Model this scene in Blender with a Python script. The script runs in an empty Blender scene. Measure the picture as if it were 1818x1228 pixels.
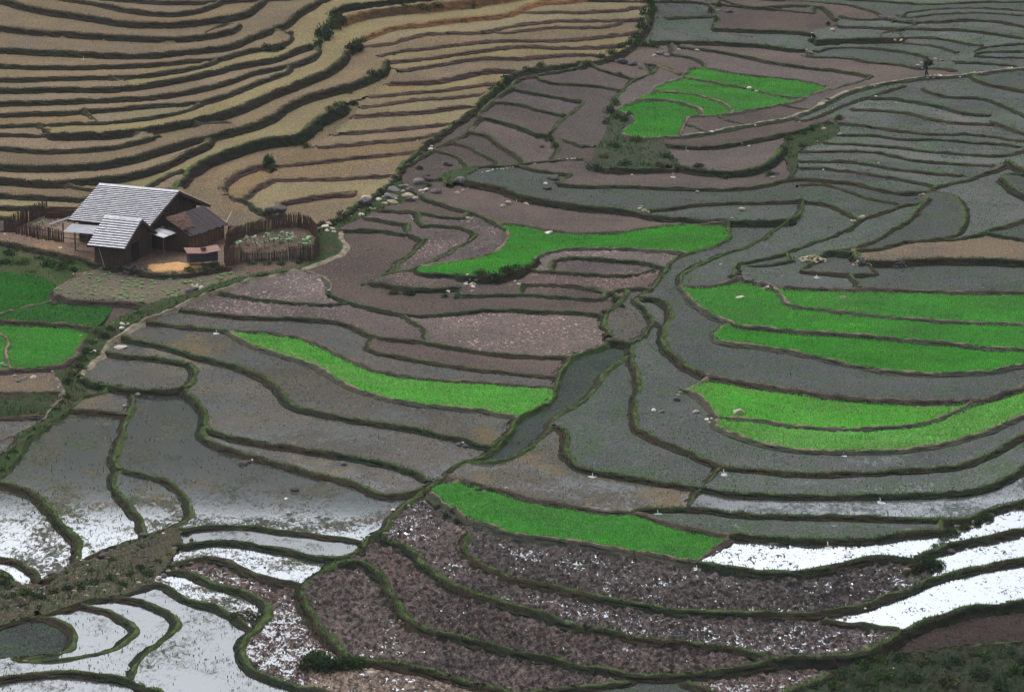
import bpy, bmesh, math, random
import numpy as np
from mathutils import Vector, Matrix

random.seed(7)
RNG = np.random.default_rng(7)
SC = bpy.context.scene
COL = SC.collection
PW, PH = 1818.0, 1228.0

# ---------------------------------------------------------------- camera
CAM_Z = 46.0
PITCH = math.radians(14.4)
HFOV = math.radians(20.0)
FPX = (PW / 2) / math.tan(HFOV / 2)
cam = bpy.data.cameras.new('camera')
cam.sensor_fit = 'HORIZONTAL'
cam.sensor_width = 36.0
cam.lens = 18.0 / math.tan(HFOV / 2)
cam.clip_start = 1.0
cam.clip_end = 5000.0
cam_o = bpy.data.objects.new('camera', cam)
cam_o.location = (0, 0, CAM_Z)
cam_o.rotation_euler = (math.pi / 2 - PITCH, 0, 0)
COL.objects.link(cam_o)
SC.camera = cam_o

# ---------------------------------------------------------------- light
SUN_EL, SUN_AZ = math.radians(48), math.radians(-25)     # az measured from +y towards +x
world = bpy.data.worlds.new('World')
SC.world = world
world.use_nodes = True
wn, wl = world.node_tree.nodes, world.node_tree.links
for n in list(wn):
    wn.remove(n)
sky = wn.new('ShaderNodeTexSky')
sky.sky_type = 'NISHITA'
sky.sun_disc = False
sky.sun_elevation = SUN_EL
sky.sun_rotation = SUN_AZ
sky.air_density = 1.0
sky.dust_density = 4.0
sky.ozone_density = 1.0
hs = wn.new('ShaderNodeHueSaturation')
hs.inputs['Saturation'].default_value = 0.28
hs.inputs['Value'].default_value = 1.0
bg = wn.new('ShaderNodeBackground')
bg.inputs['Strength'].default_value = 0.15
wo = wn.new('ShaderNodeOutputWorld')
wl.new(sky.outputs[0], hs.inputs['Color'])
wl.new(hs.outputs[0], bg.inputs['Color'])
wl.new(bg.outputs[0], wo.inputs['Surface'])
sun = bpy.data.lights.new('sun', 'SUN')
sun.energy = 1.0
sun.angle = math.radians(50)
sun.color = (1.0, 0.96, 0.9)
sun_o = bpy.data.objects.new('sun', sun)
sun_dir = Vector((math.sin(SUN_AZ) * math.cos(SUN_EL), math.cos(SUN_AZ) * math.cos(SUN_EL), math.sin(SUN_EL)))
sun_o.rotation_euler = sun_dir.to_track_quat('Z', 'Y').to_euler()
sun_o.location = (0, 100, 200)
COL.objects.link(sun_o)
SC.view_settings.view_transform = 'Standard'
SC.view_settings.look = 'None'
SC.view_settings.exposure = 0.66
SC.view_settings.gamma = 1.0
SC.view_settings.use_curve_mapping = False
SC.render.engine = 'CYCLES'
SC.cycles.max_bounces = 6
SC.cycles.transparent_max_bounces = 8

# ---------------------------------------------------------------- helpers
def sp(a, w):
    return w * np.logaddexp(0.0, a / w)

def sg(a):
    return 1.0 / (1.0 + np.exp(-np.clip(a, -40, 40)))

def B(x, y):
    """smooth valley side that the terraces are cut into"""
    z = 0.055 * (y - 210.0)
    xb = -13.0 + (y - 215.0) * 0.30
    z = z + 0.075 * sp(y - 222.0, 5.0) * sg((xb - x) / 5.0)
    z = z + (HILL + 0.033 * sg((85.0 - x) / 12.0) - 0.010 * sg((-55.0 - x) / 30.0)) * sp(y - 350.0, 10.0)
    return z
HILL = 0.244

def rays(px, py):
    px = np.asarray(px, float); py = np.asarray(py, float)
    a = (px - PW / 2) / FPX; b = -(py - PH / 2) / FPX
    dx = a
    dy = math.cos(PITCH) + b * math.sin(PITCH)
    dz = -math.sin(PITCH) + b * math.cos(PITCH)
    return dx, dy, dz

def ground(px, py, off=0.0):
    """where the sight line through a point of the photograph meets the valley side (+off metres)"""
    dx, dy, dz = rays(px, py)
    t = np.full(dx.shape, 200.0)
    for _ in range(14):
        x, y = t * dx, t * dy
        g = CAM_Z + t * dz - B(x, y) - off
        e = 0.5
        g2 = CAM_Z + (t + e) * dz - B((t + e) * dx, (t + e) * dy) - off
        t = np.clip(t - g / ((g2 - g) / e), 40, 900)
    return t * dx, t * dy, CAM_Z + t * dz

def project(x, y, z):
    zz = z - CAM_Z
    f = y * math.cos(PITCH) - zz * math.sin(PITCH)
    u = y * math.sin(PITCH) + zz * math.cos(PITCH)
    return PW / 2 + FPX * x / f, PH / 2 - FPX * u / f

def at_z(px, py, z):
    dx, dy, dz = rays(px, py)
    t = (z - CAM_Z) / dz
    return Vector((float(t * dx), float(t * dy), float(z)))

_tab = RNG.random((256, 256)).astype(np.float32)
def vnoise(x, y, s, o=0):
    """value noise, feature size s metres"""
    x = np.asarray(x) / s + o * 17.3; y = np.asarray(y) / s + o * 9.1
    xi = np.floor(x).astype(np.int64); yi = np.floor(y).astype(np.int64)
    fx = x - xi; fy = y - yi
    fx = fx * fx * (3 - 2 * fx); fy = fy * fy * (3 - 2 * fy)
    a = _tab[xi & 255, yi & 255]; b = _tab[(xi + 1) & 255, yi & 255]
    c = _tab[xi & 255, (yi + 1) & 255]; d = _tab[(xi + 1) & 255, (yi + 1) & 255]
    return (a * (1 - fx) + b * fx) * (1 - fy) + (c * (1 - fx) + d * fx) * fy

def tag(o, label=None, cat=None, group=None, kind=None):
    if label: o['label'] = label
    if cat: o['category'] = cat
    if group: o['group'] = group
    if kind: o['kind'] = kind
    return o

def np_mesh(name, verts, faces, mat=None, attrs=None, smooth=True, parent=None, link=True):
    """faces: (n,3) or (n,4) int array"""
    me = bpy.data.meshes.new(name)
    verts = np.asarray(verts, np.float32); faces = np.asarray(faces, np.int32)
    n, k = faces.shape
    me.vertices.add(len(verts)); me.vertices.foreach_set('co', verts.ravel())
    me.loops.add(n * k); me.loops.foreach_set('vertex_index', faces.ravel())
    me.polygons.add(n)
    me.polygons.foreach_set('loop_start', np.arange(0, n * k, k, dtype=np.int32))
    me.polygons.foreach_set('loop_total', np.full(n, k, np.int32))
    me.polygons.foreach_set('use_smooth', np.full(n, smooth, bool))
    if attrs:
        for an, av in attrs.items():
            av = np.asarray(av, np.float32)
            if av.ndim == 1:
                a = me.attributes.new(an, 'FLOAT', 'POINT'); a.data.foreach_set('value', av)
            else:
                a = me.attributes.new(an, 'FLOAT_COLOR', 'POINT')
                a.data.foreach_set('color', np.c_[av, np.ones(len(av), np.float32)].astype(np.float32).ravel())
    me.update(calc_edges=True)
    if mat: me.materials.append(mat)
    o = bpy.data.objects.new(name, me)
    if link: COL.objects.link(o)
    if parent: o.parent = parent
    return o

def bm_obj(name, bm, mat=None, parent=None, smooth=False):
    me = bpy.data.meshes.new(name)
    bm.normal_update()
    bm.to_mesh(me); bm.free()
    if smooth:
        for p in me.polygons: p.use_smooth = True
    if mat: me.materials.append(mat)
    o = bpy.data.objects.new(name, me)
    COL.objects.link(o)
    if parent: o.parent = parent
    return o

def empty(name, loc, rz=0.0):
    o = bpy.data.objects.new(name, None)
    o.empty_display_size = 0.3
    o.location = loc; o.rotation_euler = (0, 0, rz)
    COL.objects.link(o)
    return o

# ---------------------------------------------------------------- materials
class NT:
    def __init__(self, name):
        self.m = bpy.data.materials.new(name); self.m.use_nodes = True
        self.t = self.m.node_tree
        for n in list(self.t.nodes): self.t.nodes.remove(n)
        self.out = self.n('ShaderNodeOutputMaterial')
    def n(self, typ, **kw):
        nd = self.t.nodes.new(typ)
        for k, v in kw.items(): setattr(nd, k, v)
        return nd
    def l(self, a, b): self.t.links.new(a, b)
    def pos(self, sx=1, sy=1, sz=1):
        g = self.n('ShaderNodeNewGeometry')
        mp = self.n('ShaderNodeMapping'); mp.inputs['Scale'].default_value = (sx, sy, sz)
        self.l(g.outputs['Position'], mp.inputs['Vector'])
        return mp.outputs[0]
    def noise(self, scale, detail=3, rough=0.6, vec=None, dist=0.0):
        nd = self.n('ShaderNodeTexNoise')
        nd.inputs['Scale'].default_value = scale; nd.inputs['Detail'].default_value = detail
        nd.inputs['Roughness'].default_value = rough; nd.inputs['Distortion'].default_value = dist
        self.l(vec if vec is not None else self.pos(), nd.inputs['Vector'])
        return nd.outputs[0]
    def ramp(self, fac, a, b):
        nd = self.n('ShaderNodeMapRange', interpolation_type='SMOOTHSTEP')
        nd.inputs[1].default_value = a; nd.inputs[2].default_value = b
        self.l(fac, nd.inputs[0]); return nd.outputs[0]
    def mix(self, fac, a, b):
        nd = self.n('ShaderNodeMix', data_type='RGBA')
        if isinstance(fac, (int, float)): nd.inputs[0].default_value = fac
        else: self.l(fac, nd.inputs[0])
        for i, c in ((6, a), (7, b)):
            if isinstance(c, tuple): nd.inputs[i].default_value = (*c, 1)
            else: self.l(c, nd.inputs[i])
        return nd.outputs[2]
    def math(self, op, a, b=0.0):
        nd = self.n('ShaderNodeMath', operation=op)
        for i, c in ((0, a), (1, b)):
            if isinstance(c, (int, float)): nd.inputs[i].default_value = c
            else: self.l(c, nd.inputs[i])
        return nd.outputs[0]
    def attr(self, name, out='Fac'):
        nd = self.n('ShaderNodeAttribute', attribute_name=name); return nd.outputs[out]
    def bsdf(self, col, rough=0.85, spec=0.2, normal=None):
        nd = self.n('ShaderNodeBsdfPrincipled')
        if isinstance(col, tuple): nd.inputs['Base Color'].default_value = (*col, 1)
        else: self.l(col, nd.inputs['Base Color'])
        nd.inputs['Roughness'].default_value = rough
        nd.inputs['Specular IOR Level'].default_value = spec
        if normal is not None: self.l(normal, nd.inputs['Normal'])
        return nd.outputs[0]
    def bump(self, h, strength=0.5, dist=0.05):
        nd = self.n('ShaderNodeBump')
        nd.inputs['Strength'].default_value = strength; nd.inputs['Distance'].default_value = dist
        self.l(h, nd.inputs['Height']); return nd.outputs[0]
    def done(self, sh):
        self.l(sh, self.out.inputs['Surface']); return self.m

def simple_mat(name, c1, c2=None, scale=3.0, rough=0.85, spec=0.2, bump=0.3, stretch=(1, 1, 1), bdist=0.03):
    t = NT(name)
    c2 = c2 or tuple(v * 0.6 for v in c1)
    v = t.pos(*stretch)
    nz = t.noise(scale, 5, 0.65, v)
    col = t.mix(t.ramp(nz, 0.32, 0.68), c1, c2)
    return t.done(t.bsdf(col, rough, spec, t.bump(nz, bump, bdist)))

def field_mat(name, c1, c2, fleck=None, fleck_at=0.66, wet=None, weed=None, weed_at=(0.5, 0.62), gloss=0.5,
              murk=(0.052, 0.055, 0.054), patch=None, use_clod=False, tint=None, rough=0.11, soft=0.03, vary=1.0):
    """mud / stubble / shallow water.  'clod' (0..1) is the height of the worked soil at each point"""
    t = NT(name)
    big = t.noise(0.16, 4, 0.6)
    fine = t.noise(4.5, 4, 0.75, t.pos(1, 0.55, 1))
    grit = t.noise(11.0, 2, 0.6, t.pos(1, 0.5, 1))
    mixf = t.math('ADD', t.math('MULTIPLY', big, 0.55), t.math('MULTIPLY', fine, 0.45))
    col = t.mix(t.ramp(mixf, 0.38, 0.62), c1, c2)
    if patch:
        pn = t.noise(0.22, 3, 0.55, t.pos(1, 0.6, 1))
        col = t.mix(t.math('MULTIPLY', t.ramp(pn, 0.56, 0.68), 0.75), col, patch)
    if weed:
        wnz = t.math('ADD', t.math('MULTIPLY', t.noise(0.5, 4, 0.65), 0.5), t.math('MULTIPLY', fine, 0.5))
        col = t.mix(t.math('MULTIPLY', t.ramp(wnz, *weed_at), 0.8), col, weed)
    # grain of the soil: light and dark crumbs
    col = t.mix(t.math('MULTIPLY', t.ramp(grit, 0.54, 0.70), 0.6), col, tuple(min(1, v * 2.1) for v in c1))
    col = t.mix(t.math('MULTIPLY', t.ramp(grit, 0.47, 0.31), 0.7), col, tuple(v * 0.35 for v in c2))
    if fleck:
        fl = t.noise(5.0, 2, 0.5, t.pos(1, 0.6, 1))
        zone = t.ramp(t.noise(0.18, 3, 0.55), 0.42, 0.6)
        col = t.mix(t.math('MULTIPLY', t.ramp(fl, fleck_at, fleck_at + 0.05), zone), col, fleck)
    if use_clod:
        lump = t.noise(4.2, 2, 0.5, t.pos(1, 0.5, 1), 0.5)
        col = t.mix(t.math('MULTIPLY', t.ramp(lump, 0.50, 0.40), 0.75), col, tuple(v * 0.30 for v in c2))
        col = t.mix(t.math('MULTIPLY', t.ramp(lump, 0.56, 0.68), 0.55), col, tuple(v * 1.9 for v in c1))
    # no two plots have quite the same soil
    oi = t.n('ShaderNodeObjectInfo')
    rnd = oi.outputs['Random']
    vv = t.n('ShaderNodeHueSaturation')
    t.l(t.math('ADD', 1 - .2 * vary, t.math('MULTIPLY', rnd, 0.40 * vary)), vv.inputs['Value'])
    r2 = t.math('FRACT', t.math('MULTIPLY', rnd, 7.31))
    t.l(t.math('ADD', 1 - .28 * vary, t.math('MULTIPLY', r2, 0.5 * vary)), vv.inputs['Saturation'])
    t.l(col, vv.inputs['Color']); col = vv.outputs[0]
    nrm = t.bump(t.math('ADD', fine, grit), 0.6, 0.05)
    mud = t.bsdf(col, 0.9, 0.03, nrm)
    if wet is None:
        return t.done(mud)
    # standing water between the crumbs
    gl = t.n('ShaderNodeBsdfGlossy'); gl.inputs['Roughness'].default_value = rough
    gl.inputs['Color'].default_value = (0.88, 0.93, 1.0, 1)
    rip = t.noise(7.0, 2, 0.5, t.pos(1, 0.4, 1))
    # still water lies level whatever the bed does
    lvl = t.n('ShaderNodeCombineXYZ'); lvl.inputs[2].default_value = 1.0
    bp = t.n('ShaderNodeBump'); bp.inputs['Strength'].default_value = 0.05; bp.inputs['Distance'].default_value = 0.01
    t.l(rip, bp.inputs['Height']); t.l(lvl.outputs[0], bp.inputs['Normal'])
    t.l(bp.outputs[0], gl.inputs['Normal'])
    under = t.bsdf(murk, 0.8, 0.0)
    ws = t.n('ShaderNodeMixShader'); ws.inputs[0].default_value = gloss
    t.l(under, ws.inputs[1]); t.l(gl.outputs[0], ws.inputs[2])
    if use_clod:
        h = t.math('ADD', t.math('MULTIPLY', t.attr('clod'), 0.30), t.math('MULTIPLY', t.noise(9.0, 3, 0.6, t.pos(1, 0.45, 1), 0.4), 0.95))
        h = t.math('ADD', t.math('SUBTRACT', h, 0.18), t.math('MULTIPLY', t.noise(0.13, 3, 0.6), 0.32))
    else:
        h = t.math('ADD', t.math('MULTIPLY', t.noise(0.30, 3, 0.6), 0.45),
                   t.math('MULTIPLY', t.noise(3.6, 5, 0.75, t.pos(1, 0.55, 1), 0.8), 0.55))
    ms = t.n('ShaderNodeMixShader')
    t.l(t.ramp(h, wet - soft, wet + soft * 1.5), ms.inputs[0])
    t.l(ws.outputs[0], ms.inputs[1]); t.l(mud, ms.inputs[2])
    return t.done(ms.outputs[0])

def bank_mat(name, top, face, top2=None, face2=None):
    """grassed earth bank: trodden crest, overgrown face with some shade painted in; 'across' runs 0 (crest) .. 1 (foot)"""
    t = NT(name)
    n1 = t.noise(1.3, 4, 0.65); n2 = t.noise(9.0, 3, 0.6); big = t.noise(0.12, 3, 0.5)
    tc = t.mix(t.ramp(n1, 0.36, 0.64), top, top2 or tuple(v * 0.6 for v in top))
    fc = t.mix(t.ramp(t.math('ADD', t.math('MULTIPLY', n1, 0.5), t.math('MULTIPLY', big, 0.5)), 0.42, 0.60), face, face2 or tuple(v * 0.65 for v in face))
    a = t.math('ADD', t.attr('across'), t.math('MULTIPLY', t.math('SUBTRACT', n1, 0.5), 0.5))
    col = t.mix(t.ramp(a, 0.02, 0.22), tc, fc)  # face colour holds dark weeds plus painted shade of the steep side
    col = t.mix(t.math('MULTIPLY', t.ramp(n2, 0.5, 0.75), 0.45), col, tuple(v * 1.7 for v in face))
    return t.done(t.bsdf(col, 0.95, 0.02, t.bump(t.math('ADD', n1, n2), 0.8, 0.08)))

def leaf_mat(name, rough=0.6, trans=0.35):
    t = NT(name)
    c = t.attr('col', 'Color')
    d = t.n('ShaderNodeBsdfDiffuse'); t.l(c, d.inputs['Color'])
    tr = t.n('ShaderNodeBsdfTranslucent'); t.l(c, tr.inputs['Color'])
    m = t.n('ShaderNodeMixShader'); m.inputs[0].default_value = trans
    t.l(d.outputs[0], m.inputs[1]); t.l(tr.outputs[0], m.inputs[2])
    return t.done(m.outputs[0])
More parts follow.
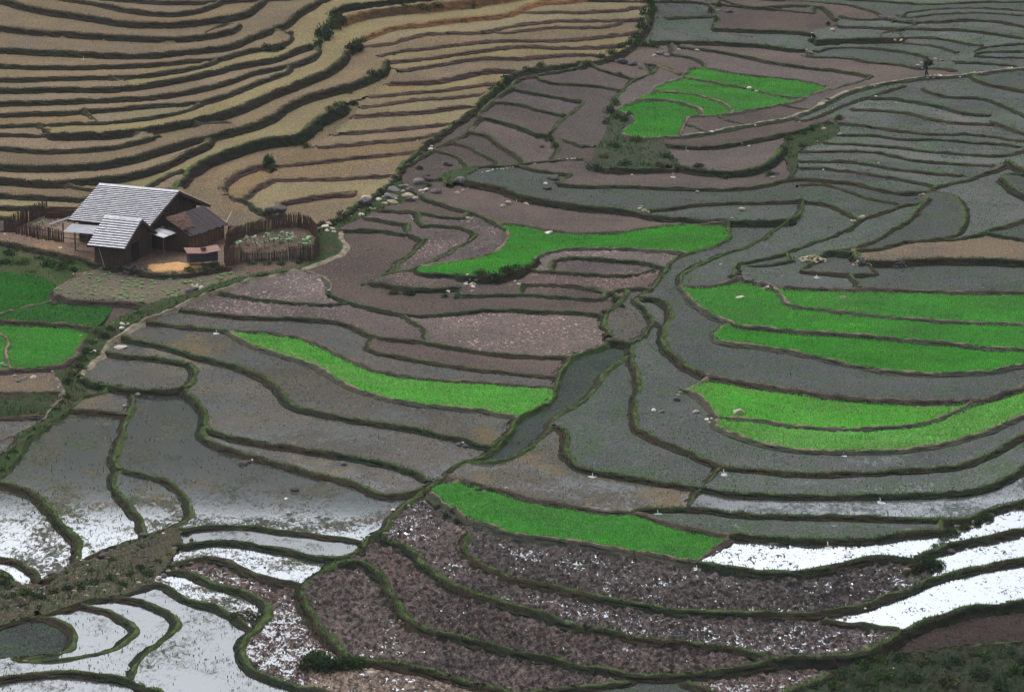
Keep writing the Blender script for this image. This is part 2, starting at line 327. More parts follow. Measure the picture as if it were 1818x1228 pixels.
# ---------------------------------------------------------------- terrace edges
# style (bank kind, b = low bund without a drop), height of its face in the photograph, then its crest
LINES = """
k 11 22,1 49,9 88,16 147,25 186,32 220,37 257,39 318,39 342,36 366,32 400,28 423,26 437,20 449,11 462,2 470,-6
k 9 140,-3 183,4 220,13 257,19 293,22 318,22 342,17 374,8 398,-2
k 7 269,0 300,2 340,3 374,1
k 10 0,46 37,50 122,57 171,60 220,63 269,65 318,66 354,62 387,57 411,51 427,43
kb 3 365,60 375,54 390,49 410,44 424,42
k 10 0,84 49,87 122,91 171,93 220,95 269,94 318,89 350,86 387,82 421,77 431,68 460,59 487,46 509,40 519,27 536,17 553,6 572,-4
k 8 0,113 73,116 147,116 220,114 269,112 318,106 350,103 387,104 411,95 436,89 458,84 497,76 519,70 510,58 494,53
k 8 0,138 73,137 122,134 196,134 244,132 293,126 350,115 384,108
k 10 0,156 73,155 147,154 220,154 232,150 269,147 306,139 354,130 399,118 448,108 484,103 521,88 558,76
kb 3 196,139 215,143 232,149
k 9 0,180 73,178 147,175 220,172 269,169 293,167 330,160 367,152 399,144 436,130 472,120 509,115 531,110 545,103 563,93 570,80
k 8 0,200 98,198 147,194 220,189 269,184 306,181 354,181 379,174 411,162 448,147 472,137 501,129 516,122
k 6 0,221 61,220 122,217 171,216 244,210 293,202 335,192 355,187
kb 3 151,201 165,206 173,216
k 6 0,237 37,236 81,240
kb 3 71,222 80,229 90,234
k 14 90,234 147,235 195,233 244,227 281,222 318,215 354,207 387,200 423,189 460,172 497,156 545,137 570,127 604,107 621,81 643,73
k 8 0,259 73,265 122,265 195,259 244,250 281,238
k 13 0,290 73,293 122,291 195,286 244,274 274,265 318,253 354,242 399,232 436,221 477,209 497,193 521,178 570,161 619,149 643,139 668,128 687,117 685,107
kb 3 374,220 400,221 423,224
k 13 0,314 55,319 110,320 156,316 202,312 238,305 264,299 293,288 325,271 354,259 374,249
g 18 318,334 318,320 328,307 350,289 374,276 411,264 460,247 497,242 538,235 553,217 570,205 594,193 609,186
k 6 120,328 160,333 176,332
g 6 258,333 268,327 280,318 304,305 325,299
k 5 262,335 290,336 318,335
k 9 0,343 70,347 110,349 152,351
k 8 0,365 64,367 90,366
k 7 0,383 30,385
g 12 580,24 596,14 619,7 655,3 700,-2
o 15 602,32 643,20 692,12 749,6 822,0 860,-6
o 8 621,78 643,66 680,51 716,43 749,41 785,35 847,28 895,24 913,20 932,9 957,1 1000,-2
n 4 925,22 969,18 1018,20 1100,16 1133,10
n 5 643,78 680,78 716,68 724,65 761,57 822,56 859,56 876,51 895,46 944,39 988,34 1042,34 1100,34 1148,31
n 4 876,57 920,53 969,46 1018,46 1067,45 1099,39
n 5 673,98 692,90 749,85 798,78 847,73 895,70 944,70 993,70 1042,65 1099,59 1140,53
n 6 687,106 700,107 761,100 810,94 847,88 895,81 932,79 993,82 1054,81 1099,78 1128,71
n 6 707,123 749,117 798,108 847,101 876,100 920,101 969,97 1005,94 1067,95
n 8 692,144 749,144 798,137 839,126 859,122 920,123
n 5 653,169 692,166 752,160 773,159 822,153 883,144
n 5 638,188 692,182 737,174 798,171 869,162
n 7 631,203 668,200 700,199 773,193 837,184
n 6 594,235 643,231 692,227 749,222 803,216
n 6 565,258 619,255 668,249 749,242 795,230
n 6 492,292 545,287 594,281 668,274 744,266
n 6 481,317 518,316 580,316 605,315 660,311 702,308
n 9 496,359 518,353 550,348 596,342 629,340
n 10 394,330 400,320 414,312 430,300 445,293 470,290
gb 4 399,344 408,349 427,351 439,354 452,364 471,379 486,383
n 8 428,349 445,337 463,326 478,316
g 9 575,398 600,386 625,370 655,350 675,338 690,325 704,308 712,298 725,280 745,265 755,250 770,243 785,235 800,222 835,195 850,180 870,163 885,148 900,136 920,125 969,118 1018,112 1067,105 1100,92 1128,70 1148,40 1152,15 1150,-6
gb 4 724,293 766,266 803,249 832,231 844,213 856,195 910,151 925,138 957,133 1035,117
g 4 952,138 981,147 1042,149 1096,156
g 6 910,156 944,161 981,169 1027,178
g 5 878,182 920,180 932,188 964,195 998,202
g 7 844,203 871,210 908,219 932,227 952,237 971,241
g 6 832,231 866,238 881,247 881,254 903,265 920,275 935,286
g 4 798,252 827,255 847,268 871,277 888,288 886,296
g 4 776,268 803,271 820,281 834,297
gb 3 1035,181 1018,198 996,213 974,237
gb 3 1167,120 1153,133 1131,139 1104,158 1089,181 1079,210
g 5 1050,117 1087,127 1126,139
g 4 1143,112 1177,115 1197,122 1214,133
g 4 1192,95 1221,98 1253,110
g 4 1003,247 1037,259
g 3 981,247 996,259 983,276
gb 3 786,309 822,302 871,297 920,291 998,283 1027,281
g 5 925,296 969,302 1013,309
gb 3 1015,307 1003,316 991,325
g 6 991,325 1030,329 1118,328 1172,331 1236,333 1294,334 1331,331 1368,324 1404,315 1455,317 1482,320 1533,325 1569,336 1601,341 1643,340
g 12 827,320 859,325 891,331 913,340 939,350 981,355 1018,362 1054,366 1099,368 1148,378 1197,385 1246,389 1294,390 1343,391 1387,391 1404,387
g 6 1148,370 1177,370 1221,363 1282,358 1343,358 1392,356 1450,357 1479,363 1501,373 1523,387
g 6 749,347 773,359 810,368 837,375 856,383 886,397 900,407
tb 4 900,407 903,417 895,431 881,446 852,460 808,464 783,469 751,475
g 6 675,371 706,373 733,375 770,379 797,384 827,385
g 6 649,385 678,389 706,394 726,397
g 6 750,399 788,398 816,401 836,406 846,416
gb 4 846,416 836,425 814,436 796,447 770,463 733,478 687,487 662,495
g 7 607,406 642,406 678,406 706,411 733,416 755,424
gb 5 755,424 744,434 733,449 708,465 693,482
pb 3 605,406 599,417 614,436 605,447 587,458 550,471 533,480 481,489 445,498 397,515 354,529 318,546 276,561 247,573 215,595 190,608 178,630 142,664
g 13 535,470 481,480 436,491 390,501 345,520 300,530 261,538 244,552 210,563 191,577 166,583
n 11 134,491 103,507 90,517 110,527 147,533 195,533 261,538
tb 2 0,558 49,545 90,536
n 9 0,567 49,570 86,572 122,573 152,578 166,583
tb 3 0,592 12,605 15,619 11,631 17,651
n 9 0,657 17,655 49,652 98,650 117,646 137,627 148,604
sb 3 98,673 105,683 115,690 112,705 93,721 78,737 81,744 49,763 10,777 0,783
n 7 0,694 61,694 108,693
n 6 0,739 49,738 76,735
gb 3 186,695 159,701 137,712 117,734 86,756 49,783 40,800 24,827 0,853
gb 3 39,777 24,792 0,817
g 6 320,547 350,551 411,558 460,562 521,563 570,567 607,570 631,579 653,590 668,597 704,600 756,605 798,613 847,621 895,628 944,630 1013,632
g 4 392,520 448,528 497,534 533,537 582,539 616,539
tb 3 541,480 570,489 585,499 585,517
g 7 580,520 607,529 631,537 668,547 704,555 721,558 786,556 822,551 871,547 920,549 993,551 1054,554 1070,558
g 4 715,561 737,568 744,572 759,584 759,596 754,604
g 6 252,569 305,574 350,579 399,584
n 4 403,585 436,585 472,588 521,594 558,606 594,624 631,642 663,655 692,662 737,668 798,674 871,678 932,682 976,685
t 5 401,585 423,600 460,614 497,628 533,636 570,653 607,675 631,689 668,699 700,709 749,716 810,722 871,729 913,737
g 4 666,598 651,613 675,624 717,634 761,640 822,650 871,656 932,661 979,666
g 8 213,597 257,605 293,613 323,622 354,632 387,638 423,649 460,663 487,680 501,700 521,717 545,727 594,735 643,745 700,753 749,761 778,770 822,775 849,789
g 8 186,624 232,629 293,636 335,644
gb 5 335,644 349,658 342,675 327,690
g 10 142,671 183,683 220,688 259,690 318,690
g 9 325,688 347,710 364,728 367,741 361,755 374,763 423,775 472,785 521,792 570,800 619,807 668,816 704,824 737,837 757,847
g 8 361,757 355,768 379,785 423,800 472,813 521,827 558,839 594,846 631,856 663,871 692,878 729,874 750,865
g 8 122,725 171,728 220,731
gb 5 235,700 235,712 225,744 215,778 205,802 203,819 215,832
g 6 215,832 257,840 293,851 318,866 335,888 340,907 330,924 293,939
g 8 208,836 198,851 213,875 232,897 249,919 254,939 259,949
g 10 0,853 37,862 66,878 86,900 105,924 122,944 138,958 137,980 128,1003
g 8 0,988 37,992 49,1004 66,1023 73,1033
g 9 0,1013 15,1026 27,1040
gb 2 73,1033 100,1015 130,1003 165,988 185,975 215,965 255,950 290,940 330,938
gb 2 0,1108 40,1095 85,1090 120,1078 156,1066 220,1056 250,1043 274,1033
g 5 325,942 350,935 399,932 460,934 521,943 594,950 638,959
g 8 330,967 350,960 390,958 423,959 472,967 521,978 558,987 594,990 626,987 642,973
k 7 300,1003 318,994 354,988 394,988 423,1004 448,1016 484,1025 521,1031 538,1034
g 8 298,1011 337,1011 362,1026 387,1036 436,1048 458,1058 472,1077 470,1097 448,1116 433,1136 431,1153 440,1180 455,1192 497,1209 545,1219 594,1230 720,1350
g 6 274,1033 303,1037 313,1052 342,1067 379,1072 400,1082 440,1107
g 6 156,1064 220,1058 244,1062 281,1077 308,1092 318,1109 298,1128 269,1148 244,1172 232,1197
g 5 144,1077 183,1077 208,1088 230,1101 241,1119 225,1138 195,1153 147,1165 98,1172 49,1173 24,1164
g 6 73,1094 103,1097 125,1111 137,1131 122,1150 86,1163 37,1165
g 8 0,1202 49,1193 110,1189 171,1194 225,1203 257,1214 288,1228 350,1350
gb 4 800,838 775,852 752,870 715,895 698,912 690,930 668,947 650,958 643,970
g 11 680,956 704,960 726,972 739,987 756,1006 786,1026 810,1040 847,1054 895,1067 944,1081 976,1092 1005,1103 1054,1115 1099,1121 1136,1131 1167,1137 1197,1136 1258,1142 1307,1149 1355,1159 1372,1164
g 12 592,994 631,990 653,999 668,1011 687,1036 702,1060 714,1084 721,1097 749,1111 773,1121 810,1127 847,1136 866,1142 895,1147 932,1158 969,1166 1018,1176 1054,1183 1099,1191 1136,1197 1172,1198 1221,1193 1270,1189 1307,1183 1343,1178 1370,1172
g 11 592,994 563,1018 541,1036 536,1050 541,1067 553,1089 565,1109 582,1128 599,1148 619,1163 655,1170 704,1177 749,1186 798,1198 847,1213 883,1222 908,1228 1010,1350
g 5 927,1227 993,1219 1042,1216 1099,1213 1112,1207
g 9 832,949 820,961 827,976 847,995 871,1010 903,1021 944,1031 993,1041 1042,1052 1099,1063 1160,1075 1221,1082 1294,1085 1368,1087 1418,1088 1467,1084 1516,1075 1565,1061 1613,1043 1650,1026 1699,1014 1760,1001 1818,989
t 10 808,859 790,855 776,859 764,870 776,884 803,901 832,920 866,928 893,941 932,948 981,954 1050,965 1123,975 1184,986 1238,995
g 10 1238,995 1270,1000 1319,1010 1368,1013 1417,1013 1455,1010 1467,1004 1504,996 1552,988 1589,985 1621,988
nb 3 1238,995 1270,971 1294,956
n 8 800,846 834,853 847,859 883,863 903,872 932,882 981,890 1042,900 1087,905 1123,906 1160,916 1209,932 1263,942 1295,947
g 10 1295,947 1307,947 1368,951 1418,955 1467,955 1516,955 1565,951 1601,945 1631,940 1672,939
g 9 1123,907 1148,901 1184,899 1226,898 1270,903 1319,909 1368,911 1418,912 1491,913 1565,916 1626,918 1675,919
g 9 979,750 998,755 1008,768 1003,790 1010,813 1035,830 1050,834 1111,843 1172,854 1221,860 1245,862 1294,872 1355,876 1418,877 1491,877 1560,877 1638,875 1699,872 1760,861 1772,853 1799,839 1818,824
g 8 1118,608 1123,612 1121,630 1126,650 1133,687 1126,726 1126,748 1140,765 1172,780 1209,794 1245,811 1282,825 1343,831 1418,839 1491,837 1565,834 1626,831 1687,826 1723,817 1760,800 1797,780 1818,767
g 10 1130,527 1150,524 1167,527 1184,538 1192,552 1187,567 1177,589 1177,611 1197,630 1221,650 1253,666
n 10 1253,666 1294,671 1343,681 1392,687 1450,695 1479,700 1540,706 1613,709 1687,709 1731,709 1760,701 1797,691 1818,683
g 5 1126,537 1146,543 1154,557 1160,572 1180,575
g 14 1077,601 1099,602 1118,608
gb 3 1155,577 1145,594 1126,606
gb 5 1110,522 1096,539 1079,551 1070,565 1074,582 1086,595 1078,602
gb 4 1076,612 1018,630 998,650 988,677 983,704 957,721 925,735 910,752 899,778 865,790
gb 4 899,778 870,800 840,815 822,818 798,836
gb 4 1112,630 1096,641 1067,667 1057,687 1037,709 1008,726 986,740 974,757 944,789 910,809 871,821 832,821
t 8 1209,505 1219,520 1233,535 1258,552 1289,568 1319,577 1368,582 1418,586 1491,590 1565,596 1638,604 1711,610 1760,616 1818,617
t 7 1292,575 1272,586 1265,597 1275,604 1307,608 1368,615 1418,624 1450,630 1479,638 1528,648 1577,657 1626,661 1687,661 1748,658 1785,652 1818,645
t 6 1375,510 1387,519 1392,534 1404,540 1418,544 1450,546 1491,551 1565,559 1638,565 1711,570 1818,573
n 6 1209,506 1219,507 1270,505 1294,500 1309,490
s 9 1309,490 1331,495 1355,502 1375,508
n 7 1375,508 1418,508 1450,510 1516,511 1613,513 1687,516 1818,516
gb 4 1309,490 1307,475 1309,466 1331,463 1363,458 1392,449 1418,441 1450,427 1467,424 1499,410 1521,395 1538,385 1565,378 1589,367 1626,362 1650,351
gb 4 1462,449 1496,446 1516,440 1552,427 1589,405 1613,391 1631,370 1648,353
g 5 1516,444 1565,439 1594,430 1631,424 1675,423 1699,413 1714,390 1709,363 1694,346 1675,339 1645,341
g 4 1675,425 1723,420 1748,410 1772,402 1797,397 1818,388
g 7 1755,413 1785,417 1818,422
g 13 1512,450 1528,458 1552,462 1589,461 1638,457 1711,457 1760,458 1818,461
gb 3 1423,478 1447,462
g 6 1423,480 1455,483 1504,485 1523,488 1552,482
gb 3 1506,488 1523,497 1523,507
gb 2 1309,471 1343,473 1380,469 1404,463
tb 4 1255,670 1241,681 1213,689
t 7 1213,691 1243,697 1253,711 1270,731 1276,739
t 4 1276,740 1319,740 1368,748 1418,754 1450,756 1491,759 1540,759 1601,755 1650,748 1682,735 1726,713
t 6 1272,741 1265,750 1282,760 1319,775 1368,789 1417,797 1450,798 1491,799 1565,798 1626,793 1687,782 1736,767 1785,750 1818,735
gb 2 1275,834 1260,854 1248,861
gb 2 1241,871 1226,893
g 10 1682,922 1711,922 1736,912 1760,900 1818,887
g 10 1638,983 1653,975 1687,966 1699,958 1736,955 1818,936
gb 4 1467,1099 1516,1108 1565,1116 1599,1123
g 20 1370,1163 1418,1163 1467,1164 1516,1159 1552,1152 1572,1141 1599,1121 1626,1106 1662,1094 1711,1077 1760,1070 1818,1064
g 8 1221,1211 1245,1219 1270,1228 1300,1350
g 11 1330,1350 1387,1230 1417,1219 1450,1209 1470,1195
g 8 1601,1158 1662,1153 1723,1145 1818,1138
g 2 1182,31 1221,29 1267,27
gb 4 1253,0 1267,15 1277,32 1267,49
g 7 1267,49 1307,50 1343,53 1380,53 1417,54 1442,59
g 8 1158,71 1197,73 1233,72 1270,73 1319,76 1368,78 1380,84 1429,86
g 6 1209,81 1258,86 1294,92 1343,103 1392,112 1450,120 1479,122 1516,128 1548,134
gb 2 1552,134 1535,144 1508,151 1474,161
g 3 1167,0 1221,1 1253,4
g 7 1304,5 1314,10 1368,11 1417,6 1450,7 1467,13 1484,32
g 4 1479,4 1511,6 1535,15 1565,23
g 4 1491,27 1528,34 1560,32 1589,32
g 3 1552,0 1589,2 1631,7 1675,5 1736,2 1818,2
g 3 1594,26 1633,17 1687,13 1736,13 1818,18
g 3 1599,31 1662,23 1711,21 1760,21 1818,26
g 5 1589,37 1662,37 1711,33 1760,35 1818,44
g 5 1491,45 1540,46 1589,49 1626,48 1662,51 1699,50 1760,57 1818,66
gb 2 1565,61 1594,53 1626,40
g 11 1450,71 1516,68 1562,65 1601,66
g 4 1601,65 1638,64 1675,67 1711,75 1741,79
g 3 1609,75 1650,78 1687,87 1699,92
g 4 1447,90 1474,82 1528,82 1589,88 1626,94 1648,101
g 4 1435,99 1479,100 1511,101 1552,111 1604,112 1621,119 1638,121
g 4 1648,119 1675,120 1699,126
g 5 1694,108 1760,110 1809,117
g 4 1731,93 1772,89 1818,90
g 4 1736,99 1818,100
g 3 1731,87 1748,81 1818,76
p 6 1209,242 1270,232 1319,222 1368,215 1410,206 1442,193 1467,181 1499,164 1535,154 1577,145 1626,138 1662,134 1699,134 1736,128 1772,123 1818,120
g 4 1418,215 1455,203 1491,186 1540,171 1577,159 1601,151
g 5 1643,157 1675,169 1711,171 1748,172 1772,181 1799,193 1818,203
g 6 1731,139 1760,149 1818,159
g 5 1548,173 1589,172 1626,180 1662,184 1687,193 1711,200 1758,203
g 4 1516,193 1552,193 1577,195 1609,198 1638,205 1675,214 1711,217 1758,219
g 5 1760,215 1790,224 1818,235
g 4 1489,217 1535,221 1589,230 1638,235 1687,237 1736,236 1772,242 1818,249
g 4 1491,237 1540,237 1577,242 1613,247 1662,244 1711,250 1760,252 1818,259
g 3 1467,252 1528,254 1589,260 1638,265 1687,270 1736,274 1785,275 1818,264
g 3 1418,268 1491,266 1565,268 1589,276 1638,285 1687,288 1760,292
g 4 1418,285 1479,284 1540,288 1565,295 1613,301 1662,306 1706,310
g 4 1418,295 1462,297 1503,301 1552,309 1589,313 1626,323 1657,325
gb 3 1643,339 1675,325 1723,317 1741,306 1772,298 1789,285
gb 3 1418,329 1455,326 1484,333 1516,341 1540,353 1577,359 1601,362
g 10 1785,322 1809,339 1830,350
gb 4 1772,317 1789,308 1818,306
g 10 1789,282 1818,302
g 8 1177,254 1221,259 1270,258 1319,250 1368,241 1417,230 1450,219
g 12 1206,293 1245,301 1294,303 1331,301 1355,292 1378,277 1392,255
g 10 1050,292 1074,300 1123,298 1197,297
n 3 1217,137 1290,149 1330,157 1380,168 1430,175
t 3 1158,162 1200,162 1240,168 1275,178 1298,190 1302,197 1293,204
t 5 1133,175 1180,176 1215,182 1240,190 1250,197 1245,204
tb 3 1133,175 1158,162 1167,150 1190,145 1210,138 1217,128
t 5 1094,194 1121,203 1128,217 1101,232 1118,243 1160,244 1209,241
tb 2 1094,194 1133,175
n 2 1217,122 1240,117 1290,127 1350,134 1430,142 1463,152
tb 2 1221,208 1275,206 1343,195 1399,183 1441,168 1470,157
tb 2 1221,208 1214,225 1209,241
gb 2 1275,208 1294,216 1319,220
gb 2 1385,188 1436,195
gb 2 1221,222 1253,233
t 5 949,461 957,451 993,441 1042,438 1100,439 1123,440 1197,445 1226,447
gb 4 1292,395 1294,422 1277,432 1233,447 1199,456 1187,471 1172,490 1165,505 1153,515 1136,527
gb 4 1426,363 1417,383 1380,402 1355,422 1319,439 1282,451 1245,468 1211,485 1206,503
n 4 893,394 920,396 944,401 969,407 1018,411 1050,412 1099,410 1148,403 1187,397 1230,395 1270,397 1294,393
g 8 746,478 737,485 786,484 827,488
g 15 827,488 871,490 908,483 932,473 949,461
g 7 981,462 993,455 1042,456 1099,461 1148,464 1180,473
g 5 954,479 1005,482 1054,485 1114,488
gb 3 1114,488 1130,487 1160,479
g 5 925,502 981,504 1030,507 1079,516 1095,524
g 4 820,524 871,522 920,521 969,523 1018,527 1071,530
g 9 641,500 658,497 692,504 717,509 773,511 817,507
g 5 1092,511 1123,511 1155,510
k 10 0,428 55,439 92,447 147,458 174,469 202,472 257,482 300,487 335,484 372,477 397,471
x 0 621,81 643,78
x 0 673,98 687,107
x 0 687,117 707,123 692,144 653,169 638,188 631,203 594,235 565,258 492,292 481,317
x 0 609,186 622,176 653,169
x 0 629,340 655,350
x 0 575,398 560,400 520,392 486,383 450,390 405,400 370,370 330,345 318,335
x 0 724,293 715,330 740,345 749,347 720,362 675,371 649,385 607,406
x 0 152,351 120,375 90,368 40,392 -160,402
x 0 397,474 440,482 490,478 535,470 550,492
x 0 560,400 566,430 558,462 535,472
x 0 134,491 160,480 202,473
x 0 -160,482 40,486 75,490 98,508
x 0 90,536 110,527
x 0 205,535 180,572 166,583
x 0 166,583 158,600 148,604
x 0 98,673 98,650
x 0 142,668 150,690 159,701
x 0 325,942 318,955 330,967 310,985 300,1003 298,1011 280,1022 274,1033
x 0 27,1040 73,1033
x 0 680,956 668,947
x 0 643,970 631,990
x 0 599,1148 560,1165 545,1195 548,1219
x 0 318,335 262,337 176,334 160,345 152,353
x 0 594,980 592,1012
x 0 1603,1162 1570,1150
x 0 530,1030 548,1048
x 0 1470,1195 1500,1170 1480,1164
x 0 1112,1207 1130,1197
x 0 1221,1211 1190,1197
x 0 832,949 838,922
x 0 1467,1099 1467,1084
x 0 1621,988 1638,983
x 0 1638,983 1650,1005 1655,1024
x 0 750,865 760,850
x 0 998,202 1010,205
x 0 1079,210 1075,235 1060,262 1037,259
x 0 974,237 985,243 1003,247
x 0 1027,178 1035,181
x 0 1060,262 1050,292
x 0 1079,210 1094,194
x 0 1209,241 1177,254 1190,270 1206,293 1197,297
x 0 1392,255 1400,238
x 0 1450,219 1489,217 1491,237 1467,252 1418,268 1418,285 1418,295 1410,314
x 0 1418,329 1412,345 1410,357
x 0 1601,151 1643,157
x 0 1548,173 1540,171
x 0 1516,193 1500,183
x 0 1489,217 1470,205 1455,203
x 0 1758,203 1760,215 1758,219
x 0 1758,203 1790,205 1830,203
x 0 1760,292 1789,285
x 0 1706,310 1723,317
x 0 1429,86 1447,90
x 0 1435,99 1429,86
x 0 1450,71 1442,59
x 0 1491,27 1484,32 1491,45 1470,52 1442,59
x 0 1741,79 1748,81
x 0 1609,75 1601,66
x 0 1699,92 1731,87 1731,99 1720,109
x 0 1648,101 1694,108 1699,126 1699,134
x 0 1638,121 1648,119 1648,101
x 0 1158,71 1128,70
x 0 1209,81 1197,73
x 0 1463,152 1474,161 1467,181
x 0 1182,31 1150,28
x 0 749,347 790,335 827,320 840,308 856,303 878,297
x 0 1050,292 1027,281
x 0 400,476 400,455 404,434 405,400
x 0 -10,416 8,414 40,422 85,431 113,436 128,420 133,395 120,375
x 0 8,414 20,392
x 0 37,1165 0,1172 -160,1176
x 0 73,1094 60,1082
x 0 1388,262 1398,290 1402,316
"""
# ---------------------------------------------------------------- field kinds (a point inside each, in the photograph)
SEEDS = """
ri 40,530|dense green rice seedlings in the large plot at the left below the yard wall
ri 90,560|dense green rice in the pointed strip below the round vegetable plot
ri 75,615|bright green rice plot with a rounded right end, lowest at the left
ri 5,620|narrow sliver of green rice left of the curved tan bund
ri 650,660|long curved sliver of patchy bright green rice between grey fields
ri 1000,430|flared green rice plot with a long pointed right end beside the ploughed loops
ri 1300,545|large green rice plot with a pale pointed stone lying in it
ri 1600,535|green rice strip below the stone step, behind a dark bank
ri 1500,625|green rice plot with a rounded left end above the grey flooded crescent
ri 1330,710|patchy light green rice plot with a notched left edge
ri 1500,780|thin yellow-green rice strip curving along the bank of the grey flooded crescent
ri 1000,925|green rice plot above the ploughed wet fields, ending beside white water
ri 1350,140|far green rice strip along the brown field, behind a thin brown bund
ri 1350,185|wide far green rice plot beside the stone path
ri 1270,186|narrow curved green rice step between two tan bunds
ri 1170,215|far green rice plot with a scalloped left edge beside the wild slope
wb 180,1015
wi 60,455
wi 60,1075
wi 1130,278
wk 1700,1210
wk 1560,1200
wi 103,712
wi 1430,245
pl 1250,318
wi 690,352
wi 790,322
wi 130,690
wi 630,390
dk 1720,1112
ve 250,515
ya 250,455
ya 60,425
cl 950,1110
cl 1000,1190
cl 700,1010
cl 610,1060
cw 950,1000
cw 1300,1050
cw 900,1055
cx 480,1110
cx 1320,1215
tm 760,1215
ww 1400,985
ww 1780,925
ww 1740,985
ww 1700,1060
gw 1500,930
wa 1600,895
wd 120,960
wd 280,890
wd 400,880
wd 60,940
wl 480,965
wd 470,1000
wl 150,1120
wl 265,1110
wl 370,1150
wl 100,1215
wd 20,1005
wd 360,1055
dw 60,1125
gw 1400,650
gw 1160,720
gw 1600,820
gw 1100,770
gw 1075,720
gw 1400,860
gb 950,850
dw 1030,680
gw 1250,480
gw 1400,490
gw 1700,490
gw 1650,390
ta 1700,445
wd 80,850
gb 500,770
gb 480,690
gb 700,780
gb 250,660
gl 1200,30
gl 1250,60
gl 1600,190
gl 1700,190
gl 1650,170
gl 1560,225
gl 1500,275
gl 1750,150
pf 500,510
pf 620,560
pf 800,430
pf 760,440
pf 870,430
pf 800,390
pf 940,590
gb 1110,575
pf 1120,505
ga 480,440
ga 75,405
ga 70,396
pf 700,590
"""
STUBBLE = np.array([(-400,-400),(1150,-400),(1150,10),(1067,104),(920,124),(845,190),(770,243),(704,308),(600,385),(575,398),(480,392),(400,395),(-400,410)], float)
RIGHTZ = np.array([(1480,-300),(2300,-300),(2300,340),(1640,340),(1400,320),(1400,250),(1480,200)], float)
LEFTZ = np.array([(-300,650),(110,650),(110,700),(60,760),(-300,800)], float)

def in_poly(px, py, poly):
    px = np.asarray(px, float); py = np.asarray(py, float)
    r = np.zeros(px.shape, bool); n = len(poly); j = n - 1
    for i in range(n):
        xi, yi = poly[i]; xj, yj = poly[j]
        with np.errstate(divide='ignore', invalid='ignore'):
            c = ((yi > py) != (yj > py)) & (px < (xj - xi) * (py - yi) / (yj - yi + 1e-12) + xi)
        r ^= c; j = i
    return r

# ---------------------------------------------------------------- survey grid over the valley side
ST = 2.4
U0, U1, V0, V1 = -150.0, 1970.0, -130.0, 1340.0
gu = np.arange(U0, U1, ST); gv = np.arange(V0, V1, ST)
NU, NV = len(gu), len(gv)
GU, GV = np.meshgrid(gu, gv)
GX, GY, GZ = ground(GU, GV)

def to_grid(x, y):
    u, v = project(x, y, B(x, y))
    return (u - U0) / ST, (v - V0) / ST

# parse, close the gaps at the ends, run the outer ends beyond the frame
raw = []
for ln in LINES.strip().splitlines():
    p = ln.split()
    raw.append([p[0], float(p[1]), np.array([[float(c) for c in q.split(',')] for q in p[2:]])])
def densify(p, step=2.0):
    seg = np.hypot(*np.diff(p, axis=0).T); s = np.r_[0, np.cumsum(seg)]
    t = np.linspace(0, s[-1], max(2, int(s[-1] / step) + 1))
    return np.c_[np.interp(t, s, p[:, 0]), np.interp(t, s, p[:, 1])]
dense = [densify(r[2]) for r in raw]
for i, r in enumerate(raw):
    p = r[2]
    for end in (0, -1):
        e = p[end]; d = e - p[1 if end == 0 else -2]
        L = np.hypot(*d) + 1e-9
        if e[0] < 9 or e[0] > 1809 or e[1] < 7 or e[1] > 1221:
            dd = d / L
            if e[0] < 9 or e[0] > 1809: dd = np.array([np.sign(e[0] - 900), np.clip(dd[1], -.35, .35)])
            q = e + dd * (190 if abs(dd[0]) > .9 else 420)
            p = np.vstack([q, p]) if end == 0 else np.vstack([p, q])
            continue
        best, bp = 20.0, None
        for j, dj in enumerate(dense):
            if j == i: continue
            dist = np.hypot(dj[:, 0] - e[0], (dj[:, 1] - e[1]) * 1.3)
            k = int(dist.argmin())
            if dist[k] < best: best, bp = dist[k], dj[k]
        if bp is not None and best > 0.8:
            q = bp
            p = np.vstack([q, p]) if end == 0 else np.vstack([p, q])
    r[2] = p

def smooth_curve(p, n=6):
    """centripetal-ish Catmull-Rom through the survey points"""
    P = np.vstack([2 * p[0] - p[1], p, 2 * p[-1] - p[-2]])
    out = []
    for i in range(1, len(P) - 2):
        a, b, c, d = P[i - 1], P[i], P[i + 1], P[i + 2]
        t = np.linspace(0, 1, n, endpoint=False)[:, None]
        L = np.hypot(*(c - b))
        m1 = (c - a) / (np.hypot(*(c - a)) + 1e-9) * L * 0.9; m2 = (d - b) / (np.hypot(*(d - b)) + 1e-9) * L * 0.9
        h = 2 * t**3 - 3 * t**2 + 1, t**3 - 2 * t**2 + t, -2 * t**3 + 3 * t**2, t**3 - t**2
        out.append(h[0] * b + h[1] * m1 + h[2] * c + h[3] * m2)
    out.append(p[-1:])
    return np.vstack(out)

